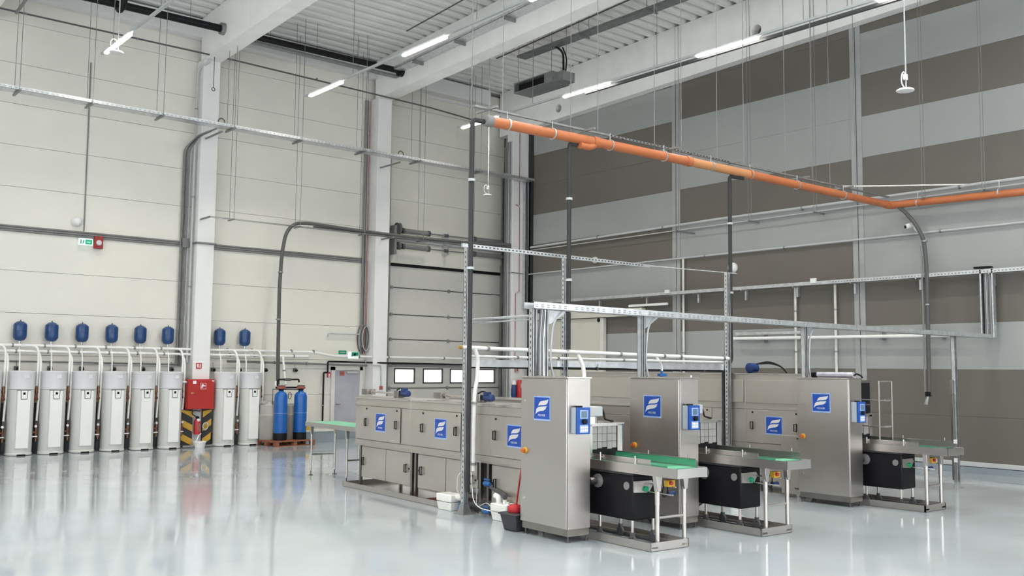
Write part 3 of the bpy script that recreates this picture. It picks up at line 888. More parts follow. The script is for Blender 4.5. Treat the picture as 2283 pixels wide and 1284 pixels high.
part('link_rail', MB().tube([(8.66, 11.26, 2.77), (8.32, 9.44, 2.755)], 0.012, n=6), 'galvanised', t)
part('channel', MB().box(8.75, 10.5, 11.34, 11.38, 2.13, 2.24).hexa([(10.5, 11.34, 2.13), (14.24, 10.92, 2.12), (14.24, 10.96, 2.12), (10.5, 11.38, 2.13)], [(10.5, 11.34, 2.24), (14.24, 10.92, 2.23), (14.24, 10.96, 2.23), (10.5, 11.38, 2.24)]), 'galvanised', t)

t = thing('cable_tray', 'perforated cable tray running above the three control cabinets', 'cable tray', (8.35, 9.4, 2.0))
PATH = [(8.22, 9.42), (10.2, 9.24), (14.0, 9.03), (20.62, 8.93)]
ZT = [2.975, 2.95, 2.92, 2.92]
for i in range(3):
    (xa, ya), (xb, yb) = PATH[i], PATH[i + 1]
    za, zb = ZT[i], ZT[i + 1]
    seg = MB()
    for o0, o1, h0, h1 in ((-0.1, -0.095, -0.085, 0.0), (0.095, 0.1, -0.085, 0.0), (-0.1, 0.1, -0.085, -0.08)):
        seg.hexa([(xa, ya + o0, za + h0), (xb, yb + o0, zb + h0), (xb, yb + o1, zb + h0), (xa, ya + o1, za + h0)], [(xa, ya + o0, za + h1), (xb, yb + o0, zb + h1), (xb, yb + o1, zb + h1), (xa, ya + o1, za + h1)])
    sg = part('tray_section', seg, 'galvanised', t)
    n = int((xb - xa) / 0.09)
    hl = MB()
    for j in range(n):
        for dz in (-0.035, -0.06):
            f0, f1 = (j + 0.2) / n, (j + 0.65) / n
            if j % 7 == 6 or i == 2:
                continue
            xx0, xx1 = xa + (xb - xa) * f0, xa + (xb - xa) * f1
            yy = ya + (yb - ya) * (f0 + f1) / 2
            z = za + (zb - za) * f0 + dz
            hl.box(xx0, xx1, yy - 0.1025, yy - 0.1, z - 0.006, z + 0.006)
    if hl.v:
        part('slot_row', hl, 'slot', sg)['kind'] = 'stuff'
strut_post(t, 8.29, 9.42, 2.013, 2.9)
strut_post(t, 8.47, 9.40, 2.013, 2.9)
strut_post(t, 10.17, 9.24, 1.995, 2.87, slots=False)
strut_post(t, 13.9, 9.03, 1.99, 2.84, slots=False)
strut_post(t, 18.92, 8.93, 0.0, 2.84, slots=False)
for x, y in ((8.5, 9.38), (10.2, 9.24), (13.95, 9.03), (14.95, 11.2)):
    if y < 10:
        part('bracket', MB().prism([(x, 2.88), (x + 0.3, 2.88), (x + 0.3, 2.85), (x + 0.05, 2.7), (x, 2.7)], 'xz', y - 0.02, y + 0.02), 'galvanised', t)
        part('cable', MB().tube([(x + 0.28, y - 0.02, 2.9), (x + 0.1, y - 0.02, 2.75), (x + 0.06, y - 0.02, 2.5), (x + 0.05, y - 0.01, 2.2), (x + 0.12, y, 2.0)], 0.014, n=6, bend=0.2), 'light_grey', t)
for q in range(4):
    part('cable', MB().tube([(8.33 + q * 0.03, 9.36, 2.02), (8.34 + q * 0.028, 9.37, 2.5), (8.36 + q * 0.03, 9.36, 2.88)], 0.012, n=6), ('dark_grey', 'light_grey', 'grey', 'galvanised')[q], t)

# guard post beside the far conveyor
t = thing('guard_post', 'slim grey post with white sensors at the end of the far conveyor', 'post', (18.95, 8.95, 0))
part('post', MB().box(18.80, 18.85, 8.93, 8.97, 0.04, 1.98), 'steel_dark', t)
for z in (1.96, 1.70, 0.62, 0.5):
    part('bracket', MB().box(18.79, 18.88, 8.91, 8.95, z, z + 0.015), 'steel_bright', t)
for z in (0.80, 0.62, 0.44):
    part('sensor', MB().box(18.80, 18.85, 8.88, 8.93, z - 0.06, z + 0.02), 'white_plastic', t)

# ------------------------------------------------------------------ pipes between the posts
def pipe(name, label, cat, pts, r, material, clamps=(), bend=0.0, group=None, n=10, cmat='galvanised_dark'):
    t = thing(name, label, cat, pts[0], 0, group)
    part('pipe_run', MB().tube(pts, r, n=n, bend=bend), material, t)
    for c, ax in clamps:
        d = {'x': Vector((0.018, 0, 0)), 'y': Vector((0, 0.018, 0)), 'z': Vector((0, 0, 0.018))}[ax]
        part('clamp', MB().cyl(Vector(c) - d, Vector(c) + d, r * 1.45, n=12), cmat, t)
    return t


t = pipe('water_pipe', 'white insulated water pipe with brass end, strung between the frame posts', 'pipe', [(8.50, 11.22, 2.41), (14.24, 10.82, 2.33)], 0.031, 'white_pipe',
         [((x, 11.22 - 0.0697 * (x - 8.5), 2.41 - 0.014 * (x - 8.5)), 'x') for x in (8.95, 10.0, 11.6, 12.6, 13.0, 14.1)])
part('brass_end', MB().cyl((8.43, 11.22, 2.412), (8.5, 11.22, 2.41), 0.028, n=10), 'brass', t)
pipe('water_pipe', 'thin white pipe just below the brass-ended water pipe', 'pipe', [(8.75, 11.33, 2.285), (14.24, 10.95, 2.262)], 0.02, 'white_pipe', [((x, 11.33 - 0.069 * (x - 8.75), 2.285 - 0.0042 * (x - 8.75)), 'x') for x in (9.6, 10.4, 11.8)])
t = pipe('water_pipe', 'black pipe with clips under the white pipes on the posts', 'pipe', [(8.75, 11.45, 2.13), (14.3, 11.0, 2.11)], 0.02, 'black', [((x, 11.45 - 0.081 * (x - 8.75), 2.13 - 0.0036 * (x - 8.75)), 'x') for x in (9.3, 10.3, 11.3, 12.3, 13.2, 13.8)], cmat='dark_grey')
for x in (9.3, 10.3, 11.3, 12.3):
    part('hanger_rod', MB().cyl((x, 11.45 - 0.081 * (x - 8.75), 2.13), (x, 11.42 - 0.081 * (x - 8.75), 2.2), 0.006, n=5), 'galvanised_dark', t)
pipe('water_pipe', 'white vertical pipe strapped to the left floor post', 'pipe', [(8.72, 11.2, 2.40), (8.78, 11.2, 2.25), (8.77, 11.2, 1.95), (8.72, 11.2, 1.75), (8.72, 11.2, 0.62)], 0.03, 'white_pipe', [((8.72, 11.2, 1.6), 'z'), ((8.72, 11.2, 0.72), 'z')], bend=0.15)
pipe('white_hose', 'white hose hanging down behind the nearest cabinet', 'hose', [(10.70, 11.1, 2.37), (10.78, 11.05, 2.2), (10.78, 11.0, 2.0), (10.72, 11.0, 1.7)], 0.034, 'white_pipe', bend=0.2)
t = pipe('white_hose', 'short white hose with blue valve above the middle tunnel', 'hose', [(12.62, 11.15, 2.37), (12.74, 11.1, 2.2), (12.74, 11.1, 2.08)], 0.022, 'white_pipe', bend=0.1)
part('valve', MB().box(12.66, 12.84, 11.07, 11.13, 2.0, 2.05).cyl((12.74, 11.1, 1.98), (12.74, 11.1, 2.1), 0.025, n=8), 'valve_blue', t)
t = thing('drive_motor_unit', 'dark blue motor with looping black cables on the tall tunnel', 'motor', (15.1, 10.9, 2.07))
part('motor_body', MB().lathe([(0.04, -0.1), (0.09, -0.09), (0.09, 0.1), (0.05, 0.12)], (15.05, 10.9, 2.17), 14, 'x'), 'motor_blue', t)
part('motor_foot', MB().box(14.98, 15.12, 10.84, 10.96, 2.07, 2.1), 'dark_grey', t)
for q in range(2):
    part('cable', MB().tube([(15.12, 10.86, 2.24), (15.3, 10.7 - q * 0.03, 2.3 - q * 0.04), (15.4, 10.5, 2.2), (15.42, 10.4, 2.08)], 0.014, n=6, bend=0.15), 'black', t)

# ------------------------------------------------------------------ orange drain pipe
t = thing('orange_drain_pipe', 'orange plastic drain pipe hung high across the hall, turning at the striped wall', 'pipe', (8.77, 11.0, 5.70))
seg = [(8.80, 5.78), (11.05, 5.82), (13.4, 5.85), (15.25, 5.865), (20.35, 5.885)]
for i in range(4):
    part('pipe_section', MB().tube([(seg[i][0], 11.0, seg[i][1]), (seg[i + 1][0], 11.0, seg[i + 1][1])], 0.08, n=18), 'orange_tan' if i == 2 else 'orange', t)
    part('socket', MB().cyl((seg[i + 1][0] - 0.12, 11.0, seg[i + 1][1]), (seg[i + 1][0] + 0.02, 11.0, seg[i + 1][1]), 0.093, n=18), 'orange', t)
part('pipe_section', MB().tube([(20.30, 11.0, 5.885), (20.44, 11.0, 5.885), (20.44, 10.86, 5.885)], 0.088, n=16, bend=0.1), 'orange', t)
part('pipe_section', MB().tube([(20.44, 10.88, 5.885), (20.44, 8.9, 5.83), (20.44, 2.0, 5.63)], 0.08, n=18), 'orange', t)
part('branch', MB().tube([(11.02, 11.0, 5.79), (10.86, 10.97, 5.70), (10.62, 10.97, 5.705)], 0.055, n=14, bend=0.1), 'orange', t)
part('end_cap', MB().cyl((8.70, 11.0, 5.78), (8.82, 11.0, 5.78), 0.088, n=18), 'grey', t)
for x, z in ((9.13, 5.786), (10.05, 5.80), (11.35, 5.825), (12.7, 5.842), (14.0, 5.855), (15.19, 5.865), (16.76, 5.87), (18.48, 5.878)):
    part('clamp', MB().cyl((x - 0.012, 11.0, z), (x + 0.012, 11.0, z), 0.094, n=18).cyl((x, 11.0, z + 0.09), (x, 11.0, z + 0.2), 0.006, n=5), 'galvanised', t)
for y in (10.35, 8.6):
    part('clamp', MB().cyl((20.44, y - 0.012, 5.86), (20.44, y + 0.012, 5.86), 0.094, n=18).cyl((20.44, y, 5.94), (20.44, y, 6.1), 0.006, n=5), 'galvanised', t)
rl = thing('strut_rail', 'grey strut rail on hanger rods just above the orange pipe', 'rail', (8.9, 11.06, 5.97))
part('rail', MB().hexa([(8.55, 11.04, 5.965), (20.5, 11.04, 6.075), (20.5, 11.09, 6.075), (8.55, 11.09, 5.965)], [(8.55, 11.04, 5.995), (20.5, 11.04, 6.105), (20.5, 11.09, 6.105), (8.55, 11.09, 5.995)]), 'galvanised_dark', rl)
m = MB()
x = 11.4
while x < 14.6:
    zz = 5.965 + (x - 8.55) * 0.0092
    m.box(x, x + 0.04, 11.037, 11.04, zz + 0.008, zz + 0.022)
    x += 0.09
part('slot_row', m, 'black', rl)['kind'] = 'stuff'
for xa, xb in ((8.62, 8.95), (10.67, 10.95), (12.72, 13.04), (14.49, 14.85), (16.7, 17.14), (18.36, 18.8)):
    z = 5.98 + (xa - 8.55) * 0.0092
    part('cross_strut', MB().box((xa + xb) / 2 - 0.02, (xa + xb) / 2 + 0.02, 10.82, 11.32, z - 0.03, z), 'galvanised_dark', rl)
    for x, yy in ((xa, 11.25), (xb, 10.88)):
        part('hanger_rod', MB().cyl(((xa + xb) / 2 + (x - (xa + xb) / 2) * 0.9, yy, z - 0.02), ((xa + xb) / 2 + (x - (xa + xb) / 2) * 0.9, yy, deck_z(yy) + 0.1), 0.007, n=6), 'grey', rl)

for (x, y, z0, z1, lab) in ((8.50, 11.05, 0.35, 5.76, 'black drop pipe at the left end of the orange pipe'), (10.47, 11.05, 2.42, 5.72, 'black drop pipe behind the nearest cabinet under the orange pipe'), (14.62, 11.05, 0.4, 5.76, 'black drop pipe at the right-hand perforated post')):
    pts = ([(14.3, 10.98, 0.3), (14.3, 10.98, 2.15), (x, y, 2.3)] if x > 14 else [(x, y, z0)]) + [(x, y, z1), (x + 0.35, 11.0, z1 + 0.0)]
    pipe('drain_drop_pipe', lab, 'pipe', pts, 0.036, 'black_soft', [((x, y, z1 - 0.9), 'z'), ((x, y, z1 - 2.2), 'z')], bend=0.06, group='black drop pipes of the orange drain', cmat='light_grey')

# ------------------------------------------------------------------ high cable tray along the panelled wall
t = thing('cable_tray', 'long shiny cable tray hung high along the pale panelled wall', 'cable tray', (3.0, 23.5, 8.2))
m = MB().box(2.5, 20.55, 23.33, 23.335, 8.24, 8.32).box(2.5, 20.55, 23.665, 23.67, 8.24, 8.32).box(2.5, 20.55, 23.33, 23.67, 8.24, 8.245)
tr = part('tray_channel', m, 'galvanised', t)
m = MB()
x = 2.6
while x < 20.4:
    m.box(x, x + 0.05, 23.328, 23.33, 8.262, 8.29)
    x += 0.11
part('slot_row', m, 'slot_pale', tr)['kind'] = 'stuff'
part('cable', MB().tube([(2.5, 23.5, 8.27), (20.4, 23.5, 8.27)], 0.03, n=6), 'light_grey', tr)
for x in (5.11, 6.68, 8.34, 10.18, 12.11, 14.08, 15.97, 18.26):
    part('bracket', MB().box(x - 0.025, x + 0.025, 23.2, 23.82, 8.195, 8.237), 'galvanised_dark', t)
    for y in (23.27, 23.75):
        part('hanger_rod', MB().cyl((x, y, 8.2), (x, y, deck_z(y) + 0.1), 0.007, n=5), 'grey', t)
for x in (9.7, 15.2):
    part('wall_bracket', MB().box(x + 0.3, x + 0.34, 23.67, 24.74, 8.16, 8.2), 'galvanised_dark', t)
    part('cable_loop', MB().tube([(x + 0.2 + 0.09 * cos(a * pi / 6), 23.45, 8.36 + 0.1 * sin(a * pi / 6)) for a in range(12)], 0.015, n=6, closed=True), 'dark_grey', t)

t = thing('wire_tray', 'thin wire tray hung below the high cable tray, carrying the thick hose', 'cable tray', (10.06, 24.3, 6.0))
m = MB()
for y in (24.2, 24.3, 24.4):
    m.cyl((10.06, y, 6.02), (20.0, y, 6.02), 0.006, n=5)
x = 10.1
while x < 19.9:
    m.cyl((x, 24.2, 6.026), (x, 24.4, 6.026), 0.004, n=4)
    x += 0.2
part('wire_mesh', m, 'galvanised_dark', t)
for x in (10.64, 12.58, 14.67, 16.75, 18.7):
    part('bracket', MB().box(x - 0.02, x + 0.02, 24.1, 24.52, 5.985, 6.012), 'galvanised_dark', t)
    for y, dx in ((24.14, -0.06), (24.48, 0.06)):
        part('hanger_rod', MB().cyl((x + dx * 0.2, y, 5.99), (x + dx * 0.2, y, deck_z(y) + 0.1), 0.007, n=5), 'grey', t)
for x, yy in ((9.95, 24.75), (15.6, 24.75)):
    part('wall_bracket', MB().box(x, x + 0.04, 24.1, 24.75, 5.97, 6.01), 'galvanised_dark', t)

pipe('supply_hose', 'thick dark grey hose rising from the blue softeners and bending along the wall', 'hose',
     [(12.22, 24.5, 1.62), (12.12, 24.35, 2.6), (12.08, 24.3, 4.3), (12.12, 24.3, 5.2), (12.22, 24.3, 5.8), (12.46, 24.3, 6.1), (12.9, 24.3, 6.15), (14.55, 24.3, 6.10), (16.5, 24.3, 6.08), (18.5, 24.2, 6.1), (19.95, 23.8, 6.13)], 0.05, 'hose_grey', [((12.1, 24.3, 4.7), 'z'), ((12.08, 24.31, 3.4), 'z')], bend=0.25)
pipe('supply_hose', 'second thinner hose along the wire tray above the gate', 'hose', [(13.1, 24.35, 6.07), (16.0, 24.35, 6.02), (17.3, 24.35, 6.1), (20.0, 23.85, 6.05)], 0.026, 'hose_grey', bend=0.3)

pipe('sprinkler_pipe', 'thin dark sprinkler pipe just below the roof along the panelled wall', 'pipe', [(2.5, 24.4, 10.36), (10.6, 24.4, 10.38), (17.1, 24.4, 10.27), (20.2, 24.4, 10.10)], 0.022, 'dark_grey', [((x, 24.4, 10.37), 'x') for x in (5.4, 8.0, 10.5, 13.1)])
pipe('sprinkler_branch', 'grey branch pipe joining the sprinkler pipe at the top left', 'pipe', [(5.2, 24.4, 10.34), (5.2, 24.1, 10.36), (5.25, 22.0, 10.6)], 0.035, 'grey', [((5.2, 24.4, 10.36), 'x')])
t = pipe('sprinkler_drop', 'thin drop wire with a small ring in front of the white column', 'pipe', [(10.05, 24.42, 10.36), (10.05, 24.42, 9.5)], 0.009, 'dark_grey')
part('ring', MB().tube([(10.05 + 0.045 * cos(a * pi / 5), 24.42, 9.47 + 0.045 * sin(a * pi / 5)) for a in range(10)], 0.012, n=5, closed=True), 'dark_grey', t)

# black duct through the beams
t = thing('black_duct', 'black insulated duct under the roof, passing into the first beam', 'duct', (5.0, 23.5, 10.7))
part('duct_run', MB().cyl((-3, 23.5, 10.70), (10.0, 23.5, 10.83), 0.095, n=16), 'black', t)
part('duct_run', MB().tube([(7.2, 23.5, 10.79), (7.2, 23.3, 10.58), (7.2, 23.06, 10.68), (7.2, 22.9, 10.95)], 0.085, n=12, bend=0.1), 'black', t)
part('collar', MB().cyl((9.80, 23.5, 10.83), (9.91, 23.5, 10.83), 0.155, n=20), 'galvanised_dark', t)
for x in (4.0, 6.0, 9.0):
    part('hanger_rod', MB().cyl((x, 23.5, 10.8), (x, 23.5, deck_z(23.5) + 0.1), 0.007, n=5), 'grey', t)
t = thing('black_duct', 'black insulated duct under the roof between the two beams', 'duct', (12.5, 23.5, 10.75))
part('duct_run', MB().cyl((10.3, 23.5, 10.83), (15.5, 23.5, 10.87), 0.085, n=16), 'black', t)
part('collar', MB().cyl((15.3, 23.5, 10.865), (15.43, 23.5, 10.866), 0.15, n=20), 'black', t)
part('duct_tray', MB().box(10.4, 15.4, 23.62, 23.8, 10.72, 10.78), 'galvanised_dark', t)
for x in (11.2, 12.6, 13.9):
    part('hanger_rod', MB().cyl((x, 23.5, 10.85), (x, 23.5, deck_z(23.5) + 0.1), 0.006, n=5), 'grey', t)
one('black_duct', 'short black duct stub beyond the middle beam', 'duct', MB().cyl((16.15, 23.6, 10.72), (16.2, 22.5, 10.78), 0.1, n=16), 'black')

# metal tray along the side of the middle beam
t = thing('beam_tray', 'galvanised tray on brackets along the side of the middle beam', 'cable tray', (15.25, 20.0, 10.9))
zt = lambda y: 10.84 + 0.034 * (23.5 - y)
m = MB().hexa([(15.06, 23.4, zt(23.4)), (15.42, 23.4, zt(23.4)), (15.42, 5, zt(5)), (15.06, 5, zt(5))], [(15.06, 23.4, zt(23.4) + 0.01), (15.42, 23.4, zt(23.4) + 0.01), (15.42, 5, zt(5) + 0.01), (15.06, 5, zt(5) + 0.01)])
m.hexa([(15.06, 23.4, zt(23.4)), (15.07, 23.4, zt(23.4)), (15.07, 5, zt(5)), (15.06, 5, zt(5))], [(15.06, 23.4, zt(23.4) + 0.08), (15.07, 23.4, zt(23.4) + 0.08), (15.07, 5, zt(5) + 0.08), (15.06, 5, zt(5) + 0.08)])
part('tray_channel', m, 'galvanised', t)
for y in (22.4, 20.4, 18.3, 16.2, 14.0):
    part('bracket', MB().box(15.05, 15.42, y - 0.02, y + 0.02, zt(y) - 0.09, zt(y) - 0.002), 'galvanised_dark', t)

# ------------------------------------------------------------------ light tracks
def light_track(label, x, y_far, ys, z=9.3, rods=()):
    t = thing('light_track', label, 'lights', (x, y_far, z), 0, 'LED light tracks hung under the roof')
    part('rail', MB().box(x - 0.03, x + 0.03, YF + 0.5, y_far, z + 0.02, z + 0.07), 'light_grey', t)
    for y0 in ys:
        part('diffuser', MB().box(x - 0.045, x + 0.045, y0 - 1.68, y0, z - 0.035, z + 0.02), 'led', t, bevel=0.015)
        lt = area_light('tube_light', (0, y0 - 0.84 - y_far, -0.045), (0, 0, 0), 0.08, 1.64, 66, (1.0, 0.945, 0.84))
        lt.data.spread = radians(118)
        lt.parent = t
    for y in rods:
        part('hanger_rod', MB().cyl((x, y, z + 0.07), (x, y, deck_z(y) + 0.1), 0.007, n=5), 'grey', t)
    return t


YS = [22.7 - 4.45 * i for i in range(6)]
light_track('white light track at top left with one lit tube over the tanks', 6.75, 23.0, YS, rods=(22.2, 19, 15))
light_track('white light track in the middle with two lit tubes', 12.0, 22.95, YS, rods=(20.5, 15.5, 12))
light_track('white light track below the right-hand beam with lit tubes', 17.08, 22.9, YS, rods=(19.5, 15, 11, 10))
light_track('white light track left of the view, unseen side of the hall', 1.3, 23.0, YS[1:], rods=(15,))  # this track and the next are added out of view to light the hall
light_track('white light track added out of view at the far left side of the hall', -4.3, 23.0, YS[1:], rods=(15,))
one('cable_duct', 'dark cable duct running beside the right-hand light track', 'cable duct', MB().box(17.22, 17.30, -2, 17.6, 9.26, 9.33), 'dark_grey')
one('light_rail', 'unlit white rail crossing just above the far end of the wire tray', 'rail', MB().box(16.4, 18.7, 23.35, 23.4, 10.22, 10.27), 'light_grey')

# ------------------------------------------------------------------ disc antennas
def disc(label, x, y, z, r):
    t = thing('disc_antenna', label, 'antenna', (x, y, z), 0, 'white disc antennas on rods')
    part('disc', MB().lathe([(r * 0.7, 0), (r, 0.012), (r, 0.03), (r * 0.85, 0.045), (0.03, 0.055)], (x, y, z), 28), 'white_plastic', t)
    part('rod', MB().cyl((x + 0.03, y, z + 0.05), (x + 0.03, y, deck_z(y) + 0.02), 0.013, n=8), 'light_grey', t)
    part('cable_loop', MB().tube([(x + 0.02, y, z + 0.27), (x - 0.08, y - 0.02, z + 0.33), (x - 0.15, y - 0.02, z + 0.24), (x - 0.12, y, z + 0.12), (x - 0.02, y, z + 0.06)], 0.011, n=6, bend=0.1), 'white_pipe', t)
    part('connector', MB().box(x - 0.02, x + 0.05, y - 0.03, y + 0.03, z + 0.2, z + 0.3), 'white_plastic', t, bevel=0.01)


disc('white disc antenna beside the top left light tube', 6.66, 21.65, 9.0, 0.15)
disc('white disc antenna on a long rod in front of the gate', 17.4, 21.85, 7.16, 0.125)
disc('white disc antenna with cable loop in front of the striped wall', 14.8, 7.66, 6.68, 0.14)

# ------------------------------------------------------------------ ceiling unit, trunking, bars
t = thing('ceiling_unit', 'grey air-handling unit with dark slot hung near the corner', 'air conditioner', (17.8, 19.9, 10.0))
m = MB().box(17.45, 18.1, 19.12, 20.75, 10.0, 10.03).box(17.45, 18.1, 19.12, 20.75, 10.27, 10.30).box(17.7, 18.1, 19.12, 20.75, 10.03, 10.27).box(17.45, 17.7, 20.70, 20.75, 10.03, 10.27).box(17.45, 17.7, 19.12, 19.45, 10.03, 10.27)
part('case', m, 'galvanised_dark', t)
part('air_slot', MB().box(17.6, 17.7, 19.45, 20.70, 10.03, 10.27), 'black', t)
part('motor_box', MB().box(17.6, 18.05, 18.85, 19.12, 10.02, 10.28), 'galvanised_dark', t)
part('hose', MB().tube([(17.75, 18.98, 10.28), (17.7, 18.95, 10.85), (17.45, 19.1, 11.02)], 0.03, n=8, bend=0.15), 'black', t)
part('hose', MB().tube([(17.82, 18.98, 10.28), (17.84, 18.95, 10.7), (17.7, 18.98, 10.98)], 0.02, n=8, bend=0.15), 'black', t)
for x, y in ((17.5, 20.6), (18.05, 20.6), (17.5, 19.2), (18.05, 19.2)):
    part('hanger_rod', MB().cyl((x, y, 10.3), (x, y, deck_z(y) + 0.1), 0.008, n=5), 'grey', t)
t = thing('trunking', 'wide grey cable trunking under the roof above the ceiling unit', 'cable tray', (17.4, 15, 11.0))
part('channel', MB().box(17.3, 17.62, -4.5, 20.45, 10.96, 11.02), 'galvanised_dark', t)
for y in (17.9, 15.5, 13):
    part('bracket', MB().box(17.25, 17.68, y - 0.02, y + 0.02, 10.92, 10.96), 'galvanised_dark', t)
    for x in (17.28, 17.65):
        part('hanger_rod', MB().cyl((x, y, 10.94), (x, y, deck_z(y) + 0.1), 0.007, n=5), 'grey', t)
one('ceiling_bar', 'thin dark bar under the roof left of the middle beam', 'bar', MB().cyl((14.1, 21.3, 11.2), (13.95, 15.5, 11.38), 0.02, n=6), 'dark_grey')
one('ceiling_bar', 'thin dark bar under the roof above the ceiling unit', 'bar', MB().cyl((17.0, 21.0, 11.0), (16.85, 14.0, 11.2), 0.02, n=6), 'dark_grey')

# ------------------------------------------------------------------ striped wall: conduits, tray, hose, camera
pipe('wall_conduit', 'upper grey conduit along the striped wall below the orange pipe', 'conduit', [(20.62, 23.6, 6.08), (20.62, 16.0, 6.16), (20.62, 12.0, 6.14), (20.62, 2, 6.12)], 0.035, 'light_grey', [((20.62, y, 6.13), 'y') for y in (20.5, 17.9, 15.6, 13.4, 9.5)])
pipe('wall_conduit', 'thin grey rail just under the upper conduit on the striped wall', 'conduit', [(20.58, 23.6, 5.98), (20.58, 2, 6.02)], 0.014, 'light_grey')
pipe('wall_conduit', 'middle pair of pale conduits along the striped wall above the tray', 'conduit', [(20.72, 23.8, 5.22), (20.72, 22.9, 5.22), (20.72, 2, 5.23)], 0.024, 'light_grey', [((20.72, y, 5.225), 'y') for y in (19, 16.5, 14, 10)])
t = thing('strut_bars', 'short dark support bars sticking out under the upper conduit', 'brackets', (20.5, 15.0, 5.9))
for y in (17.2, 14.8, 12.9, 10.2, 8.9):
    part('bar', MB().box(20.32, 20.79, y - 0.02, y + 0.02, 5.93, 5.965), 'galvanised_dark', t)
    for rx in (20.34, 20.47):
        part('hanger_rod', MB().cyl((rx, y, 5.95), (rx, y, deck_z(y) + 0.05), 0.006, n=5), 'grey', t)
one('strut_bar', 'longer dark bar pointing away from the striped wall near the column strip', 'bracket', MB().box(20.0, 20.78, 16.9, 16.94, 5.86, 5.9), 'galvanised_dark')
t = thing('cable_tray', 'galvanised cable tray on brackets along the middle of the striped wall', 'cable tray', (20.6, 12.0, 4.18))
part('tray_channel', MB().box(20.5, 20.505, 2, 22.6, 4.2, 4.29).box(20.5, 20.7, 2, 22.6, 4.2, 4.205).box(20.695, 20.7, 2, 22.6, 4.2, 4.29), 'galvanised', t)
m = MB()
y = 8.0
while y < 12.5:
    m.box(20.498, 20.5, y, y + 0.03, 4.235, 4.255)
    y += 0.075
part('slot_row', m, 'grey', t)['kind'] = 'stuff'
for y in (20.5, 18.6, 16.73, 15.17, 13.63, 12.07, 10.48, 8.9):
    part('bracket', MB().box(20.70, 20.79, y - 0.025, y + 0.025, 3.95, 4.25).box(20.5, 20.75, y - 0.015, y + 0.015, 4.18, 4.2), 'galvanised', t)
part('junction_box', MB().box(20.44, 20.5, 12.95, 13.1, 4.24, 4.36), 'white_plastic', t, bevel=0.006)
part('junction_box', MB().box(20.44, 20.5, 17.55, 17.7, 4.24, 4.34), 'white_plastic', t, bevel=0.006)
t = thing('drop_tray', 'vertical ladder tray full of cables dropping down the striped wall', 'cable tray', (20.6, 8.95, 2.85))
part('side_rail', MB().box(20.5, 20.62, 9.06, 9.09, 2.86, 4.3).box(20.5, 20.62, 8.82, 8.85, 2.86, 4.3), 'galvanised', t)
for q in range(7):
    part('cable', MB().tube([(20.56, 8.865 + q * 0.03, 2.9), (20.55 + 0.01 * (q % 3), 8.87 + q * 0.029, 3.5), (20.56, 8.865 + q * 0.03, 4.3)], 0.012, n=6), ('dark_grey', 'light_grey', 'grey', 'plinth', 'light_grey', 'grey', 'black')[q], t)
for z in (3.1, 3.5, 3.9):
    part('rung', MB().box(20.6, 20.62, 8.85, 9.06, z, z + 0.03), 'galvanised_dark', t)
part('top_cover', MB().box(20.48, 20.62, 8.86, 9.2, 4.31, 4.35), 'black', t)
for y, z0, z1, lab in ((17.26, 0.3, 5.2, 'white vertical conduit beside the left column strip of the striped wall'), (13.70, 0.3, 4.2, 'white vertical conduit under the wall tray, left of a pair'), (12.6, 0.3, 4.2, 'pale vertical conduit under the wall tray, right of a pair')):
    pipe('vertical_conduit', lab, 'conduit', [(20.72, y, z0), (20.72, y, z1)], 0.032, 'frame_white', [((20.72, y, z), 'z') for z in (1.0, 2.6, 3.6)], group='vertical conduits on the striped wall')
t = thing('wall_rail', 'white round rail with slotted strut along the striped wall behind the posts', 'rail', (20.6, 12.5, 2.9))
part('rail', MB().cyl((20.6, 15.5, 2.95), (20.6, 9.5, 2.92), 0.04, n=10), 'white_pipe', t)
part('strut', MB().box(20.68, 20.72, 13.4, 15.5, 3.04, 3.11), 'galvanised', t)
for y in (14.6, 11.4, 10.0):
    part('bracket', MB().box(20.62, 20.79, y - 0.03, y + 0.03, 2.85, 3.02), 'galvanised_dark', t)
t = pipe('hose_drop', 'dark corrugated hose curving from the orange pipe down the striped wall to a nozzle', 'hose', [(20.45, 10.95, 5.95), (20.45, 10.68, 5.72), (20.45, 10.42, 5.40), (20.48, 10.26, 5.05), (20.5, 10.22, 4.4), (20.5, 10.23, 3.0), (20.5, 10.24, 1.62)], 0.045, 'hose_grey', [((20.48, 10.25, 5.0), 'z'), ((20.5, 10.23, 3.6), 'z')], bend=0.3)
part('inner_hose', MB().tube([(20.44, 10.30, 4.9), (20.44, 10.30, 1.7)], 0.018, n=6), 'grey', t)
part('nozzle', MB().cyl((20.48, 10.25, 1.62), (20.45, 10.29, 1.42), 0.03, 0.055, n=12), 'galvanised_dark', t)
part('valve', MB().box(20.44, 20.52, 10.2, 10.3, 1.6, 1.7), 'black', t)
t = thing('security_camera', 'white bullet camera on the striped wall beside the dark hose', 'camera', (20.65, 10.6, 5.35))
part('camera_body', MB().cyl((20.46, 10.66, 5.36), (20.62, 10.55, 5.42), 0.06, n=14), 'white_plastic', t)
part('lens', MB().cyl((20.445, 10.675, 5.355), (20.46, 10.66, 5.36), 0.035, n=12), 'black', t)
part('arm', MB().tube([(20.6, 10.56, 5.38), (20.68, 10.54, 5.28), (20.79, 10.54, 5.28)], 0.02, n=8, bend=0.04), 'white_plastic', t)
for x, y, z, r, lab in ((20.76, 20.76, 5.45, 0.10, 'white domed wall lamp on the striped wall near the corner'), (20.76, 15.62, 4.83, 0.14, 'white domed wall lamp behind the right-hand drop pipe')):
    t = thing('dome_lamp', lab, 'lamp', (x, y, z - r), 0, 'white domed lamps on the walls')
    part('base', MB().cyl((20.75, y, z), (20.798, y, z), r, n=20), 'white_plastic', t)
    part('dome', MB().lathe([(r * 0.95, 0), (r * 0.85, -0.04), (r * 0.55, -0.075), (0.02, -0.09)], (20.75, y, z), 20, 'x'), 'white_plastic', t)
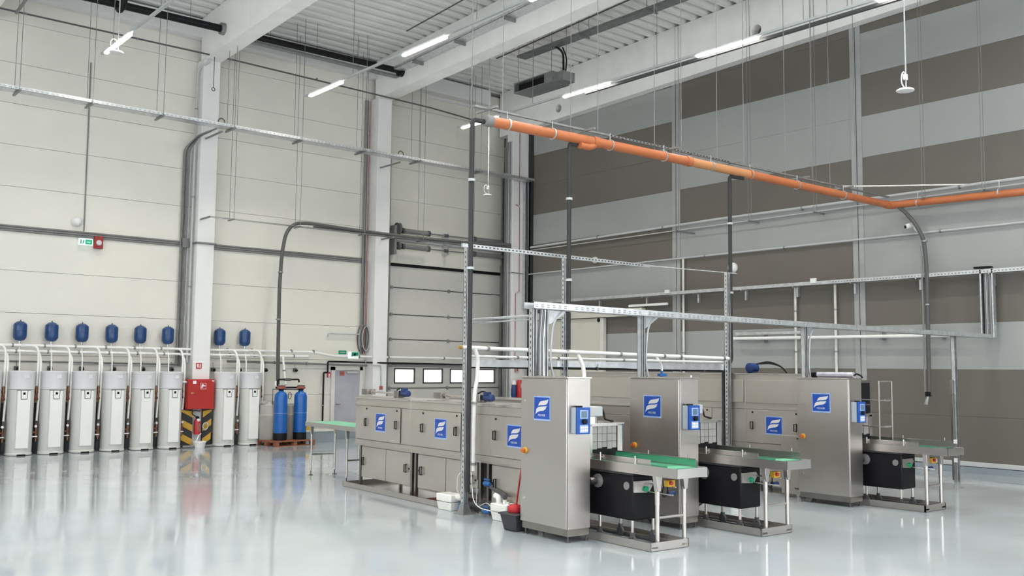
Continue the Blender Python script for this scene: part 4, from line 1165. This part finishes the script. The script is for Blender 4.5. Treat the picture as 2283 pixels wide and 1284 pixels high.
t = thing('dome_lamp', 'white domed wall lamp above the green exit sign', 'lamp', (6.96, 25.1, 5.52), 0, 'white domed lamps on the walls')
part('base', MB().cyl((6.98, 25.15, 5.66), (6.98, 25.198, 5.66), 0.125, n=22), 'white_plastic', t)
part('dome', MB().lathe([(0.12, 0), (0.11, -0.04), (0.07, -0.08), (0.02, -0.095)], (6.98, 25.15, 5.66), 22, 'y'), 'white_plastic', t)
one('door_lamp', 'unlit white tube lamp above the sliding fire door header', 'lamp', MB().box(20.58, 20.66, 17.75, 19.2, 3.93, 4.0), 'white_plastic', bevel=0.01)
one('wall_sign', 'small dark sign on the striped wall above the white rail', 'sign', MB().box(20.78, 20.797, 14.2, 14.45, 3.3, 3.42), 'black')
pipe('white_rail', 'thin white rail slung level beside the orange pipe corner', 'rail', [(18.9, 11.45, 6.18), (20.75, 9.25, 6.16)], 0.018, 'frame_white')

# ------------------------------------------------------------------ water heaters along the panelled wall
def heater(x, label):
    cy = 24.65
    t = thing('water_heater', label, 'water heater', (x, cy, 0), 0, 'tall white water heaters along the panelled wall')
    part('base_ring', MB().lathe([(0.255, 0.0), (0.285, 0.012), (0.29, 0.05), (0.28, 0.07)], (x, cy, 0), 32), 'tank_grey', t)
    part('base_notch', MB().box(x - 0.09, x + 0.09, cy - 0.296, cy - 0.2, 0.004, 0.035), 'black', t)
    part('body', MB().lathe([(0.275, 0.06), (0.28, 0.08), (0.28, 1.515)], (x, cy, 0), 40), 'tank_grey', t)
    part('top_cap', MB().lathe([(0.284, 1.522), (0.284, 1.90), (0.29, 1.915), (0.29, 1.94), (0.275, 1.95), (0.02, 1.955)], (x, cy, 0), 40), 'tank_cap', t)
    f = cy - 0.30
    p = part('front_panel', MB().prism([(x - 0.15, cy - 0.235), (x - 0.135, f), (x + 0.135, f), (x + 0.15, cy - 0.235)], 'xy', 0.17, 1.49), 'tank_panel', t, bevel=0.006)
    part('panel_top', MB().box(x - 0.15, x + 0.15, f + 0.003, cy - 0.23, 1.492, 1.506), 'dark_grey', p)
    part('display_frame', MB().prism([(x - 0.08, 1.505), (x - 0.068, 1.29), (x + 0.068, 1.29), (x + 0.08, 1.505)], 'xz', f - 0.004, f), 'dark_grey', p)
    part('display_face', MB().prism([(x - 0.066, 1.493), (x - 0.056, 1.304), (x + 0.056, 1.304), (x + 0.066, 1.493)], 'xz', f - 0.008, f - 0.004), 'tank_panel', p)
    part('display', MB().box(x - 0.026, x + 0.026, f - 0.011, f - 0.008, 1.40, 1.455), 'black', p)
    part('label_plate', MB().box(x + 0.0, x + 0.1, cy - 0.288, cy - 0.27, 1.78, 1.86), 'tank_cap', t)
    return t


XS = [5.08, 5.79, 6.49, 7.19, 7.90, 8.61, 9.31, 10.76, 11.48]
HL = ['first white water heater from the left, cut off by the picture edge'] + ['%s white water heater from the left' % ORD[i] for i in range(1, 6)] + ['white water heater just left of the red fire hose cabinet', 'white water heater just right of the red fire hose cabinet', 'last white water heater on the right, beside the wooden pallet']
h0 = heater(XS[0], HL[0])
for x, l in zip(XS[1:], HL[1:]):
    dup(h0, (x, 24.65, 0), l)


def vessel(x, label):
    cy = 25.0
    t = thing('expansion_vessel', label, 'expansion vessel', (x, cy, 2.0), 0, 'blue expansion vessels on the panelled wall')
    part('vessel_body', MB().lathe([(0.03, 2.655), (0.10, 2.675), (0.145, 2.735), (0.15, 2.78), (0.15, 3.02), (0.14, 3.06), (0.08, 3.11), (0.02, 3.125)], (x, cy, 0), 28), 'vessel_blue', t)
    part('weld_band', MB().lathe([(0.148, 2.893), (0.153, 2.897), (0.153, 2.903), (0.148, 2.907)], (x, cy, 0), 28), 'motor_blue', t)
    part('valve_cap', MB().cyl((x, cy, 3.12), (x, cy, 3.155), 0.014, n=8), 'dark_grey', t)
    part('wall_strap', MB().box(x - 0.03, x + 0.03, cy + 0.14, cy + 0.199, 2.7, 3.0), 'galvanised', t)
    part('connector', MB().cyl((x, cy, 2.60), (x, cy, 2.66), 0.024, n=10), 'galvanised', t)
    part('feed_pipe', MB().tube([(x, cy, 2.62), (x, cy - 0.02, 2.5), (x - 0.01, cy - 0.15, 2.3), (x - 0.02, cy - 0.2, 1.95)], 0.016, n=8, bend=0.1), 'white_pipe', t)
    return t


VX = [5.78, 6.48, 7.18, 7.89, 8.60, 9.31, 10.72, 11.44]
VL = ['%s blue expansion vessel from the left' % ORD[i] for i in range(5)] + ['blue expansion vessel just left of the white column', 'blue expansion vessel just right of the white column', 'blue expansion vessel furthest to the right']
v0 = vessel(VX[0], VL[0])
for x, l in zip(VX[1:], VL[1:]):
    dup(v0, (x, 25.0, 2.0), l)


def pipe_group(x, label):
    """white risers and copper fittings in the gap right of a heater"""
    t = thing('riser_pipes', label, 'pipework', (x, 24.7, 0), 0, 'white riser pipes with copper valves between the water heaters')
    part('riser', MB().tube([(x - 0.30, 24.90, 2.545), (x + 0.0, 24.88, 2.545), (x + 0.02, 24.76, 2.35), (x + 0.0, 24.74, 1.60)], 0.026, n=8, bend=0.14), 'white_pipe', t)
    part('riser', MB().tube([(x - 0.25, 24.90, 2.41), (x + 0.05, 24.88, 2.41), (x + 0.07, 24.74, 2.2), (x + 0.05, 24.70, 1.30), (x + 0.02, 24.68, 0.78)], 0.026, n=8, bend=0.12), 'white_pipe', t)
    part('copper_valve', MB().lathe([(0.02, -0.13), (0.035, -0.1), (0.03, -0.05), (0.045, 0.0), (0.03, 0.06), (0.035, 0.1), (0.02, 0.13)], (x, 24.72, 1.45), 10), 'copper', t)
    part('copper_valve', MB().cyl((x - 0.06, 24.66, 1.29), (x + 0.02, 24.70, 1.29), 0.035, n=10).cyl((x - 0.03, 24.68, 1.2), (x - 0.03, 24.68, 1.36), 0.022, n=8), 'copper', t)
    part('insulated_pipe', MB().cyl((x - 0.02, 24.85, 0.02), (x - 0.02, 24.85, 1.25), 0.055, n=10), 'black_soft', t)
    part('drain_valve', MB().cyl((x - 0.09, 24.55, 0.52), (x + 0.03, 24.62, 0.52), 0.022, n=8).cyl((x, 24.6, 0.3), (x, 24.6, 0.72), 0.02, n=8), 'copper', t)
    part('drain_valve', MB().cyl((x - 0.1, 24.52, 0.42), (x + 0.02, 24.56, 0.42), 0.014, n=8), 'white_pipe', t)
    part('gauge', MB().cyl((x - 0.03, 24.5, 0.66), (x - 0.03, 24.54, 0.66), 0.03, n=12), 'galvanised', t)
    return t


GX = [5.43, 6.14, 6.84, 7.54, 8.25, 8.96, 9.62, 11.12, 11.82]
GL = ['white riser pipes and copper valves between the %s and %s water heaters' % (ORD[i], ORD[i + 1]) for i in range(6)] + ['white riser pipes with copper valves next to the red cabinet', 'white riser pipes between the two heaters right of the column', 'white riser pipes between the last heater and the blue softeners']
g0 = pipe_group(GX[0], GL[0])
for x, l in zip(GX[1:], GL[1:]):
    dup(g0, (x, 24.7, 0), l)

CX = [4.2, 4.9, 5.6, 6.3, 7.0, 7.72, 8.42, 9.1, 9.95, 10.9, 11.6, 12.8, 13.5]
pipe('water_main', 'upper white water main above the heaters, running on across the gate', 'pipe', [(2.5, 24.93, 2.56), (13.6, 24.93, 2.53), (14.1, 24.93, 2.43), (20.0, 24.6, 2.42)], 0.033, 'white_pipe', [((x + 0.02, 24.93, 2.552), 'x') for x in CX] + [((15.0, 24.88, 2.43), 'x'), ((16.0, 24.82, 2.43), 'x'), ((18.0, 24.71, 2.42), 'x')], bend=0.3)
pipe('water_main', 'lower white water main above the heaters, ending at the softeners', 'pipe', [(2.5, 24.93, 2.42), (13.35, 24.93, 2.40)], 0.033, 'white_pipe', [((x + 0.1, 24.93, 2.41), 'x') for x in CX[:12]])
pipe('water_main', 'white vertical pipe feeding the blue softeners from the mains', 'pipe', [(12.55, 24.9, 2.38), (12.5, 24.6, 1.62)], 0.03, 'white_pipe', [((12.52, 24.75, 2.0), 'z')])
pipe('wall_conduit', 'thin grey conduit on the wall behind the left heaters', 'conduit', [(2.5, 25.15, 2.2), (9.8, 25.15, 2.14)], 0.018, 'grey')
pipe('wall_conduit', 'second thin conduit on the wall behind the left heaters', 'conduit', [(7.0, 25.15, 2.13), (9.8, 25.15, 2.09)], 0.014, 'light_grey')
pipe('wall_conduit', 'grey steel pipe on the wall from the column towards the door', 'conduit', [(11.0, 25.1, 2.24), (15.3, 25.1, 2.17), (20.0, 24.9, 2.15)], 0.03, 'grey', [((12.4, 25.1, 2.22), 'x'), ((13.4, 25.1, 2.2), 'x')])
pipe('wall_conduit', 'black pipe stepping around the grey door frame', 'pipe', [(13.95, 25.08, 0.35), (13.95, 25.08, 1.95), (14.08, 25.08, 1.95), (14.08, 25.08, 2.27), (16.0, 24.68, 2.25), (20.0, 24.6, 2.22)], 0.026, 'black', [((13.95, 25.08, 1.0), 'z'), ((15.2, 24.85, 2.26), 'x')], bend=0.04)
pipe('wall_conduit', 'thin grey pipe bending down column two to a red call point', 'conduit', [(15.35, 24.72, 2.18), (15.68, 24.72, 2.18), (15.7, 24.72, 1.55)], 0.018, 'light_grey', bend=0.08)
one('call_point', 'small red square call point on the white column beside the gate', 'call point', MB().box(15.65, 15.75, 24.70, 24.75, 1.45, 1.56), 'red_dull', bevel=0.006)
pipe('wall_conduit', 'short white bent pipe on the wall above the exit sign', 'conduit', [(14.1, 25.12, 3.0), (14.1, 25.12, 3.1), (15.2, 25.12, 3.1)], 0.022, 'light_grey', bend=0.05)
for x, lab in zip((5.78, 6.52, 7.25, 8.02, 8.75, 9.49, 10.63, 11.38, 12.15, 13.07), ['behind the %s heater' % ORD[i + 1] for i in range(6)] + ['right of the column', 'behind the last heater', 'left of the softener pipes', 'above the right softener']):
    t = thing('wall_socket', 'small black wall socket with plug ' + lab, 'socket', (x, 25.15, 1.95), 0, 'black wall sockets above the heaters')
    part('socket_box', MB().box(x - 0.05, x + 0.05, 25.12, 25.199, 1.96, 2.06), 'dark_grey', t, bevel=0.008)
    part('plug', MB().cyl((x + 0.01, 25.06, 2.0), (x + 0.01, 25.12, 2.0), 0.03, n=10), 'black', t)
    part('cord', MB().tube([(x, 25.17, 2.06), (x, 25.18, 2.2)], 0.008, n=5), 'grey', t)

# ------------------------------------------------------------------ conduits and cables on the wall and columns
t = thing('conduit_bundle', 'double grey conduit run along the panelled wall at mid height', 'conduit', (5.0, 25.15, 5.3))
for x0, x1 in ((2.5, 9.86), (10.4, 15.2)):
    for z in (5.40, 5.345, 5.29):
        part('conduit', MB().cyl((x0, 25.17, z), (x1, 25.17, z), 0.024, n=8), 'grey', t)
part('conduit', MB().tube([(9.86, 25.0, 5.36), (9.87, 24.72, 5.36), (10.4, 24.72, 5.36), (10.41, 25.0, 5.36)], 0.03, n=6), 'grey', t)
t = thing('conduit_bundle', 'bundle of vertical grey conduits left of the white column', 'conduit', (9.65, 25.1, 2.0))
for q in range(4):
    part('conduit', MB().tube([(9.60 + q * 0.065, 25.14, 2.1), (9.60 + q * 0.065, 25.14, 7.9), (9.75 + q * 0.03, 24.6, 8.2), (9.9, 23.7, 8.25)], 0.02, n=8, bend=0.15), ('grey', 'dark_grey', 'grey', 'light_grey')[q], t)
part('junction_box', MB().box(9.64, 9.82, 25.08, 25.199, 5.25, 5.5), 'grey', t)
pipe('rain_pipe', 'grey rain pipe bending off the roof and down beside the first column', 'pipe', [(10.05, 24.6, 10.4), (9.98, 24.65, 10.25), (9.84, 24.9, 10.1), (9.82, 24.95, 9.9), (9.82, 24.95, 2.2)], 0.03, 'light_grey', [((9.82, 24.95, z), 'z') for z in (9.0, 6.6, 4.2)])
t = thing('conduit_bundle', 'pair of vertical conduits left of the gate column', 'conduit', (15.25, 25.1, 2.0))
for q, m_ in enumerate(('grey', 'dark_grey', 'red_dull')):
    part('conduit', MB().cyl((15.20 + q * 0.07, 25.12, 2.5), (15.20 + q * 0.07, 25.12, 10.3), (0.03, 0.02, 0.012)[q], n=8), m_, t)
pipe('wall_cable', 'thin dark cable hanging straight down the wall to the exit sign', 'cable', [(7.14, 25.18, 9.75), (7.16, 25.18, 5.42)], 0.016, 'grey')
t = thing('cable_coil', 'coil of grey cable hung beside the gate column', 'cable', (15.3, 24.9, 2.55))
for q in range(6):
    part('coil_turn', MB().tube([(15.27 + 0.03 * sin(q * 2.1) + (0.12 + 0.006 * q) * cos(a * pi / 8), 25.0 + 0.02 * q - 0.05 * sin(q), 2.98 + 0.02 * cos(q * 1.7) + (0.36 + 0.012 * q) * sin(a * pi / 8)) for a in range(16)], 0.014, n=5, closed=True), ('grey', 'light_grey', 'dark_grey')[q % 3], t)
part('hanging_cord', MB().cyl((15.28, 24.95, 3.35), (15.27, 24.95, 5.3), 0.008, n=5), 'copper', t)
# corner column services
t = thing('conduit_bundle', 'vertical pipes and ducts beside the corner column', 'conduit', (20.0, 24.3, 0))
for x, y, r, m_ in ((20.07, 24.16, 0.028, 'grey'), (20.075, 24.08, 0.02, 'light_grey'), (20.075, 24.02, 0.02, 'grey'), (20.08, 23.95, 0.014, 'light_grey')):
    part('vertical_pipe', MB().cyl((x, y, 0.0), (x, y, 9.6), r, n=10), m_, t)
part('vertical_pipe', MB().cyl((20.5, 24.75, 0), (20.5, 24.75, 9.6), 0.045, n=12), 'grey', t)
pipe('red_pipe', 'thin reddish pipe with a jog on the corner column', 'pipe', [(20.37, 23.88, 9.9), (20.37, 23.88, 7.48), (20.22, 23.88, 7.48), (20.22, 23.88, 7.5), (20.38, 23.88, 7.42), (20.39, 23.88, 4.64), (20.24, 23.88, 4.56), (20.24, 23.88, 2.0)], 0.011, 'red_dull', n=6)
t = thing('column_tray', 'vertical cable tray with dark cables on the corner column', 'cable tray', (20.65, 23.8, 4.1))
part('side_rail', MB().box(20.54, 20.565, 23.78, 23.88, 4.15, 8.35).box(20.76, 20.785, 23.78, 23.88, 4.15, 8.35), 'galvanised', t)
for q in range(5):
    part('cable', MB().cyl((20.59 + q * 0.036, 23.84, 4.15), (20.585 + q * 0.037, 23.84, 8.3), 0.017, n=6), ('dark_grey', 'black', 'grey', 'dark_grey', 'plinth')[q], t)
part('tray_foot', MB().box(20.52, 20.8, 23.2, 23.9, 4.08, 4.16), 'galvanised', t)
one('black_cabinet', 'black box on the striped wall between column and fire door', 'box', MB().box(20.55, 20.73, 23.42, 23.62, 1.9, 2.35), 'black_soft', bevel=0.01)
pipe('wall_conduit', 'thin pipe wrapping around the corner column above the gate head', 'conduit', [(20.08, 24.2, 5.24), (20.08, 23.87, 5.24), (20.78, 23.85, 5.22)], 0.016, 'grey')

# ------------------------------------------------------------------ safety equipment
t = thing('fire_hose_cabinet', 'red fire hose cabinet mounted on the white column', 'cabinet', (10.06, 24.6, 0.97))
part('cabinet_body', MB().box(9.70, 10.42, 24.53, 24.75, 0.98, 1.76), 'red', t, bevel=0.006)
d = part('door', MB().box(9.71, 10.41, 24.505, 24.53, 0.99, 1.75), 'red', t, bevel=0.006)
part('latch', MB().cyl((9.80, 24.48, 1.40), (9.80, 24.505, 1.40), 0.022, n=10).box(9.77, 9.86, 24.475, 24.485, 1.395, 1.415), 'brass', d)
st = part('sticker', MB().box(10.02, 10.19, 24.502, 24.505, 1.50, 1.66), 'logo_pale', d, label='pale sticker with a red hose reel picture')
part('sticker_field', MB().box(10.03, 10.18, 24.5, 24.502, 1.51, 1.65), 'red_bright', st)
part('hose_symbol', MB().lathe([(0.02, 0), (0.034, 0), (0.034, -0.0015), (0.02, -0.0015)], (10.09, 24.4995, 1.60), 14, 'y'), 'white_plastic', st)
part('hose_symbol', MB().box(10.12, 10.165, 24.4985, 24.5, 1.575, 1.60).box(10.05, 10.09, 24.4985, 24.5, 1.53, 1.575), 'white_plastic', st)
part('label_plate', MB().box(9.83, 9.92, 24.502, 24.505, 1.64, 1.72), 'white_plastic', d)
part('label_plate', MB().box(10.34, 10.40, 24.502, 24.505, 1.70, 1.73), 'white_plastic', d)
part('inlet_pipe', MB().cyl((9.55, 24.62, 1.68), (9.70, 24.62, 1.68), 0.035, n=10), 'galvanised', t)


def guard(label, x0, x1, flip):
    t = thing('hazard_board', label, 'hazard board', ((x0 + x1) / 2, 24.6, 0), 0, 'black and yellow boards at the column foot')
    part('board', MB().box(x0, x1, 24.62, 24.70, 0.02, 0.97), 'black_soft', t)
    w = x1 - x0
    for q in range(3):
        z = 0.04 + q * 0.36
        s0, s1 = (0.16, 0.0) if flip else (0.0, 0.16)
        s0, s1 = s1, s0
        part('yellow_stripe', MB().prism([(x0, z + s0), (x1, z + s1), (x1, min(0.965, z + s1 + 0.17)), (x0, min(0.965, z + s0 + 0.17))], 'xz', 24.612, 24.62), 'hazard_yellow', t)
    return t


guard('black and yellow hazard board left of the fire extinguisher', 9.60, 9.90, False)
guard('black and yellow hazard board right of the fire extinguisher', 10.17, 10.40, True)
t = thing('fire_extinguisher', 'red fire extinguisher hung under the fire hose cabinet', 'fire extinguisher', (10.03, 24.66, 0.32))
part('cylinder', MB().lathe([(0.075, 0.33), (0.08, 0.345), (0.08, 0.66), (0.06, 0.71), (0.025, 0.735)], (10.03, 24.63, 0), 20), 'red_bright', t)
part('label_plate', MB().box(9.985, 10.075, 24.546, 24.552, 0.42, 0.60), 'red_dull', t)
part('valve_head', MB().box(9.99, 10.07, 24.60, 24.65, 0.735, 0.79).cyl((10.03, 24.63, 0.73), (10.03, 24.63, 0.8), 0.02, n=8), 'black', t)
part('gauge', MB().cyl((10.03, 24.54, 0.70), (10.03, 24.57, 0.70), 0.04, n=12), 'white_plastic', t)
part('hose', MB().tube([(10.0, 24.6, 0.78), (9.85, 24.56, 0.86), (9.88, 24.56, 0.95), (10.08, 24.56, 0.93)], 0.012, n=6, bend=0.08), 'black', t)
t = thing('hose_coil', 'small coil of white hose hanging right of the fire extinguisher', 'hose', (10.2, 24.57, 0.4))
for q in range(3):
    part('coil_turn', MB().tube([(10.23 + 0.07 * cos(a * pi / 6), 24.585 - 0.012 * q, 0.52 + 0.012 * q + 0.09 * sin(a * pi / 6)) for a in range(12)], 0.008, n=5, closed=True), ('white_pipe', 'black', 'white_pipe')[q], t)
t = thing('floor_bucket', 'low white plastic tub on the floor at the column foot', 'tub', (10.03, 24.42, 0))
part('tub_body', MB().lathe([(0.13, 0.0), (0.155, 0.13), (0.165, 0.135), (0.165, 0.16), (0.15, 0.165)], (10.03, 24.42, 0), 20), 'white_plastic', t)
part('hose', MB().tube([(9.95, 24.45, 0.16), (10.05, 24.55, 0.3), (10.12, 24.56, 0.35)], 0.012, n=6, bend=0.06), 'white_pipe', t)
pipe('floor_hose', 'dark hose lying along the floor in front of the column', 'hose', [(9.6, 24.45, 0.035), (9.85, 24.42, 0.035), (10.2, 24.42, 0.035), (10.42, 24.5, 0.035)], 0.03, 'grey')


def sign(name, label, x0, x1, z0, z1, y, field, border='white_plastic', marks=()):
    t = thing(name, label, 'sign', ((x0 + x1) / 2, y, z0))
    part('plate', MB().box(x0, x1, y - 0.012, y, z0, z1), border, t)
    e = 0.008
    part('field', MB().box(x0 + e, x1 - e, y - 0.015, y - 0.012, z0 + e, z1 - e), field, t)
    for poly, m_ in marks:
        part('pictogram', MB().prism([(x0 + a * (x1 - x0), z0 + b * (z1 - z0)) for a, b in poly], 'xz', y - 0.018, y - 0.015), m_, t)
    return t


BX = lambda a, b, c, d: [(a, c), (b, c), (b, d), (a, d)]
ARR = [(0.56, 0.42), (0.72, 0.42), (0.72, 0.25), (0.88, 0.5), (0.72, 0.75), (0.72, 0.58), (0.56, 0.58)]
t = sign('exit_sign', 'lit green exit sign with arrow under the wall conduit', 7.02, 7.36, 5.08, 5.24, 25.1, 'exit_white', 'exit_white', [(BX(0.47, 0.95, 0.12, 0.88), 'exit_green'), (ARR, 'exit_white'), (BX(0.12, 0.2, 0.15, 0.85), 'sign_green'), ([(0.26, 0.2), (0.34, 0.2), (0.42, 0.75), (0.32, 0.8)], 'exit_green')])
part('bracket', MB().box(7.05, 7.33, 25.1, 25.199, 5.18, 5.26), 'light_grey', t)
t = thing('siren_box', 'red alarm siren box right of the lit exit sign', 'alarm', (7.5, 25.12, 5.0))
part('case', MB().box(7.40, 7.61, 25.08, 25.199, 5.02, 5.33), 'siren_red', t, bevel=0.012)
part('lens', MB().lathe([(0.07, 0), (0.06, -0.02), (0.02, -0.03)], (7.505, 25.08, 5.165), 16, 'y'), 'logo_pale', t)
sign('fire_sign', 'small red fire equipment sign on the column above the hose cabinet', 9.99, 10.14, 2.03, 2.18, 24.75, 'red_bright', 'red_bright', [(BX(0.15, 0.45, 0.2, 0.85), 'white_plastic'), (BX(0.62, 0.8, 0.15, 0.85), 'white_plastic')])
sign('exit_sign', 'narrow dark green direction sign left above the grey door', 14.32, 14.58, 2.49, 2.60, 24.9, 'sign_green', 'sign_green', [(BX(0.15, 0.85, 0.4, 0.6), 'light_grey')])
sign('exit_sign', 'green and white emergency exit sign above the grey door', 14.63, 14.98, 2.37, 2.56, 24.88, 'exit_white', 'exit_white', [(BX(0.3, 0.98, 0.25, 0.98), 'sign_green'), ([(0.5, 0.35), (0.6, 0.3), (0.75, 0.6), (0.68, 0.85), (0.55, 0.7)], 'white_plastic')])
sign('fire_sign', 'small red fire extinguisher sign left of the grey door', 14.11, 14.24, 1.80, 1.97, 25.19, 'red_bright', 'frame_white', [(BX(0.4, 0.75, 0.1, 0.7), 'white_plastic')])
sign('fire_sign', 'small faded sign on the corner column above the red extinguisher', 20.28, 20.42, 1.98, 2.14, 23.9, 'frame_white', 'red_dull', [(BX(0.25, 0.75, 0.35, 0.85), 'red_dull')])
t = thing('fire_extinguisher', 'large red fire extinguisher on the corner column behind the nearest cabinet', 'fire extinguisher', (20.3, 23.75, 1.15))
part('cylinder', MB().lathe([(0.11, 1.18), (0.12, 1.2), (0.12, 1.68), (0.08, 1.74), (0.03, 1.76)], (20.35, 23.76, 0), 20), 'red_bright', t)
part('label_plate', MB().box(20.30, 20.40, 23.632, 23.64, 1.5, 1.64), 'logo_pale', t)
part('bracket', MB().box(20.3, 20.4, 23.85, 23.9, 1.3, 1.6), 'dark_grey', t)
t = thing('pump_motor', 'dark blue pump with pale cap left of the large red extinguisher', 'pump', (20.0, 23.8, 1.1))
part('motor_body', MB().lathe([(0.07, 1.2), (0.08, 1.22), (0.08, 1.55), (0.06, 1.6)], (20.12, 23.78, 0), 16), 'motor_blue', t)
part('cap', MB().lathe([(0.07, 1.6), (0.08, 1.62), (0.06, 1.72), (0.02, 1.74)], (20.13, 23.78, 0), 14), 'white_plastic', t)
part('bracket', MB().box(20.1, 20.16, 23.84, 23.9, 1.25, 1.5), 'dark_grey', t)

# ------------------------------------------------------------------ softeners on the pallet
PR = radians(6)


def pl(a, b):
    return (11.72 + a * cos(PR) - b * sin(PR), 23.5 + a * sin(PR) + b * cos(PR))


pal = thing('wooden_pallet', 'reddish brown wooden pallet under the blue softeners', 'pallet', (11.72, 23.5, 0), PR, off=(0, 0, 0))
for a in (0.0, 0.18, 0.36, 0.54, 0.72, 0.90):
    part('deck_board', MB().box(0, 1.22, a, a + 0.11, 0.118, 0.14), 'wood', pal)
for a in (0.0, 0.55, 1.12):
    part('stringer_board', MB().box(a, a + 0.1, 0, 1.0, 0.098, 0.118), 'wood', pal)
    for b in (0.0, 0.43, 0.86):
        part('block', MB().box(a, a + 0.1, b, b + 0.14, 0.02, 0.098), 'wood', pal)
for b in (0.0, 0.45, 0.9):
    part('bottom_board', MB().box(0, 1.22, b, b + 0.1, 0.0, 0.02), 'wood', pal)


def softener(x, y, label):
    t = thing('water_softener', label, 'water softener', (x, y, 0.14), 0, 'blue water softener bottles on the pallet')
    part('base_cup', MB().lathe([(0.16, 0.14), (0.182, 0.15), (0.18, 0.33), (0.172, 0.335)], (x, y, 0), 28), 'black', t)
    part('bottle', MB().lathe([(0.172, 0.32), (0.174, 0.36), (0.174, 1.28), (0.165, 1.34), (0.13, 1.40), (0.07, 1.44), (0.06, 1.46)], (x, y, 0), 32), 'softener_blue', t)
    part('seam', MB().lathe([(0.172, 0.855), (0.1765, 0.858), (0.1765, 0.864), (0.172, 0.867)], (x, y, 0), 28), 'logo_edge', t)
    hd = part('control_head', MB().lathe([(0.05, 1.45), (0.07, 1.47), (0.07, 1.50), (0.11, 1.51), (0.11, 1.58), (0.09, 1.60)], (x, y, 0), 18), 'black', t)
    part('head_ring', MB().lathe([(0.112, 1.515), (0.118, 1.525), (0.118, 1.57), (0.112, 1.58)], (x, y, 0), 18), 'red_dull', hd)
    return t


s0 = softener(12.05, 23.95, 'left blue water softener bottle on the pallet')
dup(s0, (12.66, 24.0, 0.14), 'right blue water softener bottle on the pallet')
t = thing('brine_tank', 'grey-beige brine tank behind the blue softeners', 'tank', (12.0, 24.35, 0.14))
part('tank_body', MB().lathe([(0.27, 0.14), (0.29, 0.17), (0.30, 0.75), (0.31, 0.77), (0.31, 0.80), (0.29, 0.82), (0.28, 1.06), (0.20, 1.16), (0.05, 1.18)], (11.93, 24.35, 0), 28), 'brine_grey', t)
part('cap', MB().lathe([(0.11, 1.10), (0.12, 1.12), (0.12, 1.17), (0.1, 1.18)], (11.76, 24.3, 0), 16), 'brine_grey', t)
part('frame_tube', MB().tube([(11.88, 24.1, 0.85), (11.88, 24.1, 1.5), (12.7, 24.14, 1.48)], 0.014, n=6), 'dark_grey', t)
one('brine_tank', 'second grey-beige tank between the two blue softeners', 'tank', MB().lathe([(0.27, 0.14), (0.29, 0.17), (0.30, 0.75), (0.31, 0.77), (0.31, 0.80), (0.29, 0.82), (0.28, 1.04), (0.2, 1.08), (0.05, 1.1)], (12.58, 24.42, 0), 28), 'brine_grey')
t = thing('softener_pipes', 'black and white pipework joining the two softener heads', 'pipework', (12.4, 24.1, 1.5))
part('manifold', MB().tube([(11.98, 24.12, 1.54), (12.75, 24.16, 1.54)], 0.025, n=8), 'black', t)
part('manifold', MB().tube([(12.05, 24.18, 1.58), (12.06, 24.18, 1.76), (12.7, 24.2, 1.76), (12.7, 24.2, 1.68)], 0.024, n=8, bend=0.05), 'black', t)
part('union', MB().cyl((12.25, 24.19, 1.76), (12.45, 24.19, 1.76), 0.035, n=8), 'dark_grey', t)
part('pvc_pipe', MB().tube([(12.0, 24.2, 1.6), (12.0, 24.2, 1.72)], 0.03, n=8), 'white_pipe', t)
part('filter', MB().cyl((12.92, 24.15, 0.5), (12.92, 24.15, 1.42), 0.035, n=10), 'white_pipe', t)
part('hose_loop', MB().tube([(12.36 + 0.05 * cos(a * pi / 6), 24.06, 1.32 + 0.09 * sin(a * pi / 6)) for a in range(12)], 0.009, n=5, closed=True), 'black', t)
t = thing('floor_box', 'low pale cable box with a yellow tap beside the pallet', 'box', (13.4, 24.6, 0))
part('box_body', MB().box(12.95, 14.0, 24.35, 24.95, 0, 0.3), 'plinth', t)
part('box_lid', MB().box(12.93, 14.02, 24.33, 24.97, 0.3, 0.34), 'frame_white', t)
part('tap', MB().box(13.08, 13.18, 24.4, 24.46, 0.34, 0.44).cyl((13.13, 24.43, 0.44), (13.13, 24.43, 0.5), 0.04, n=8), 'yellow', t)
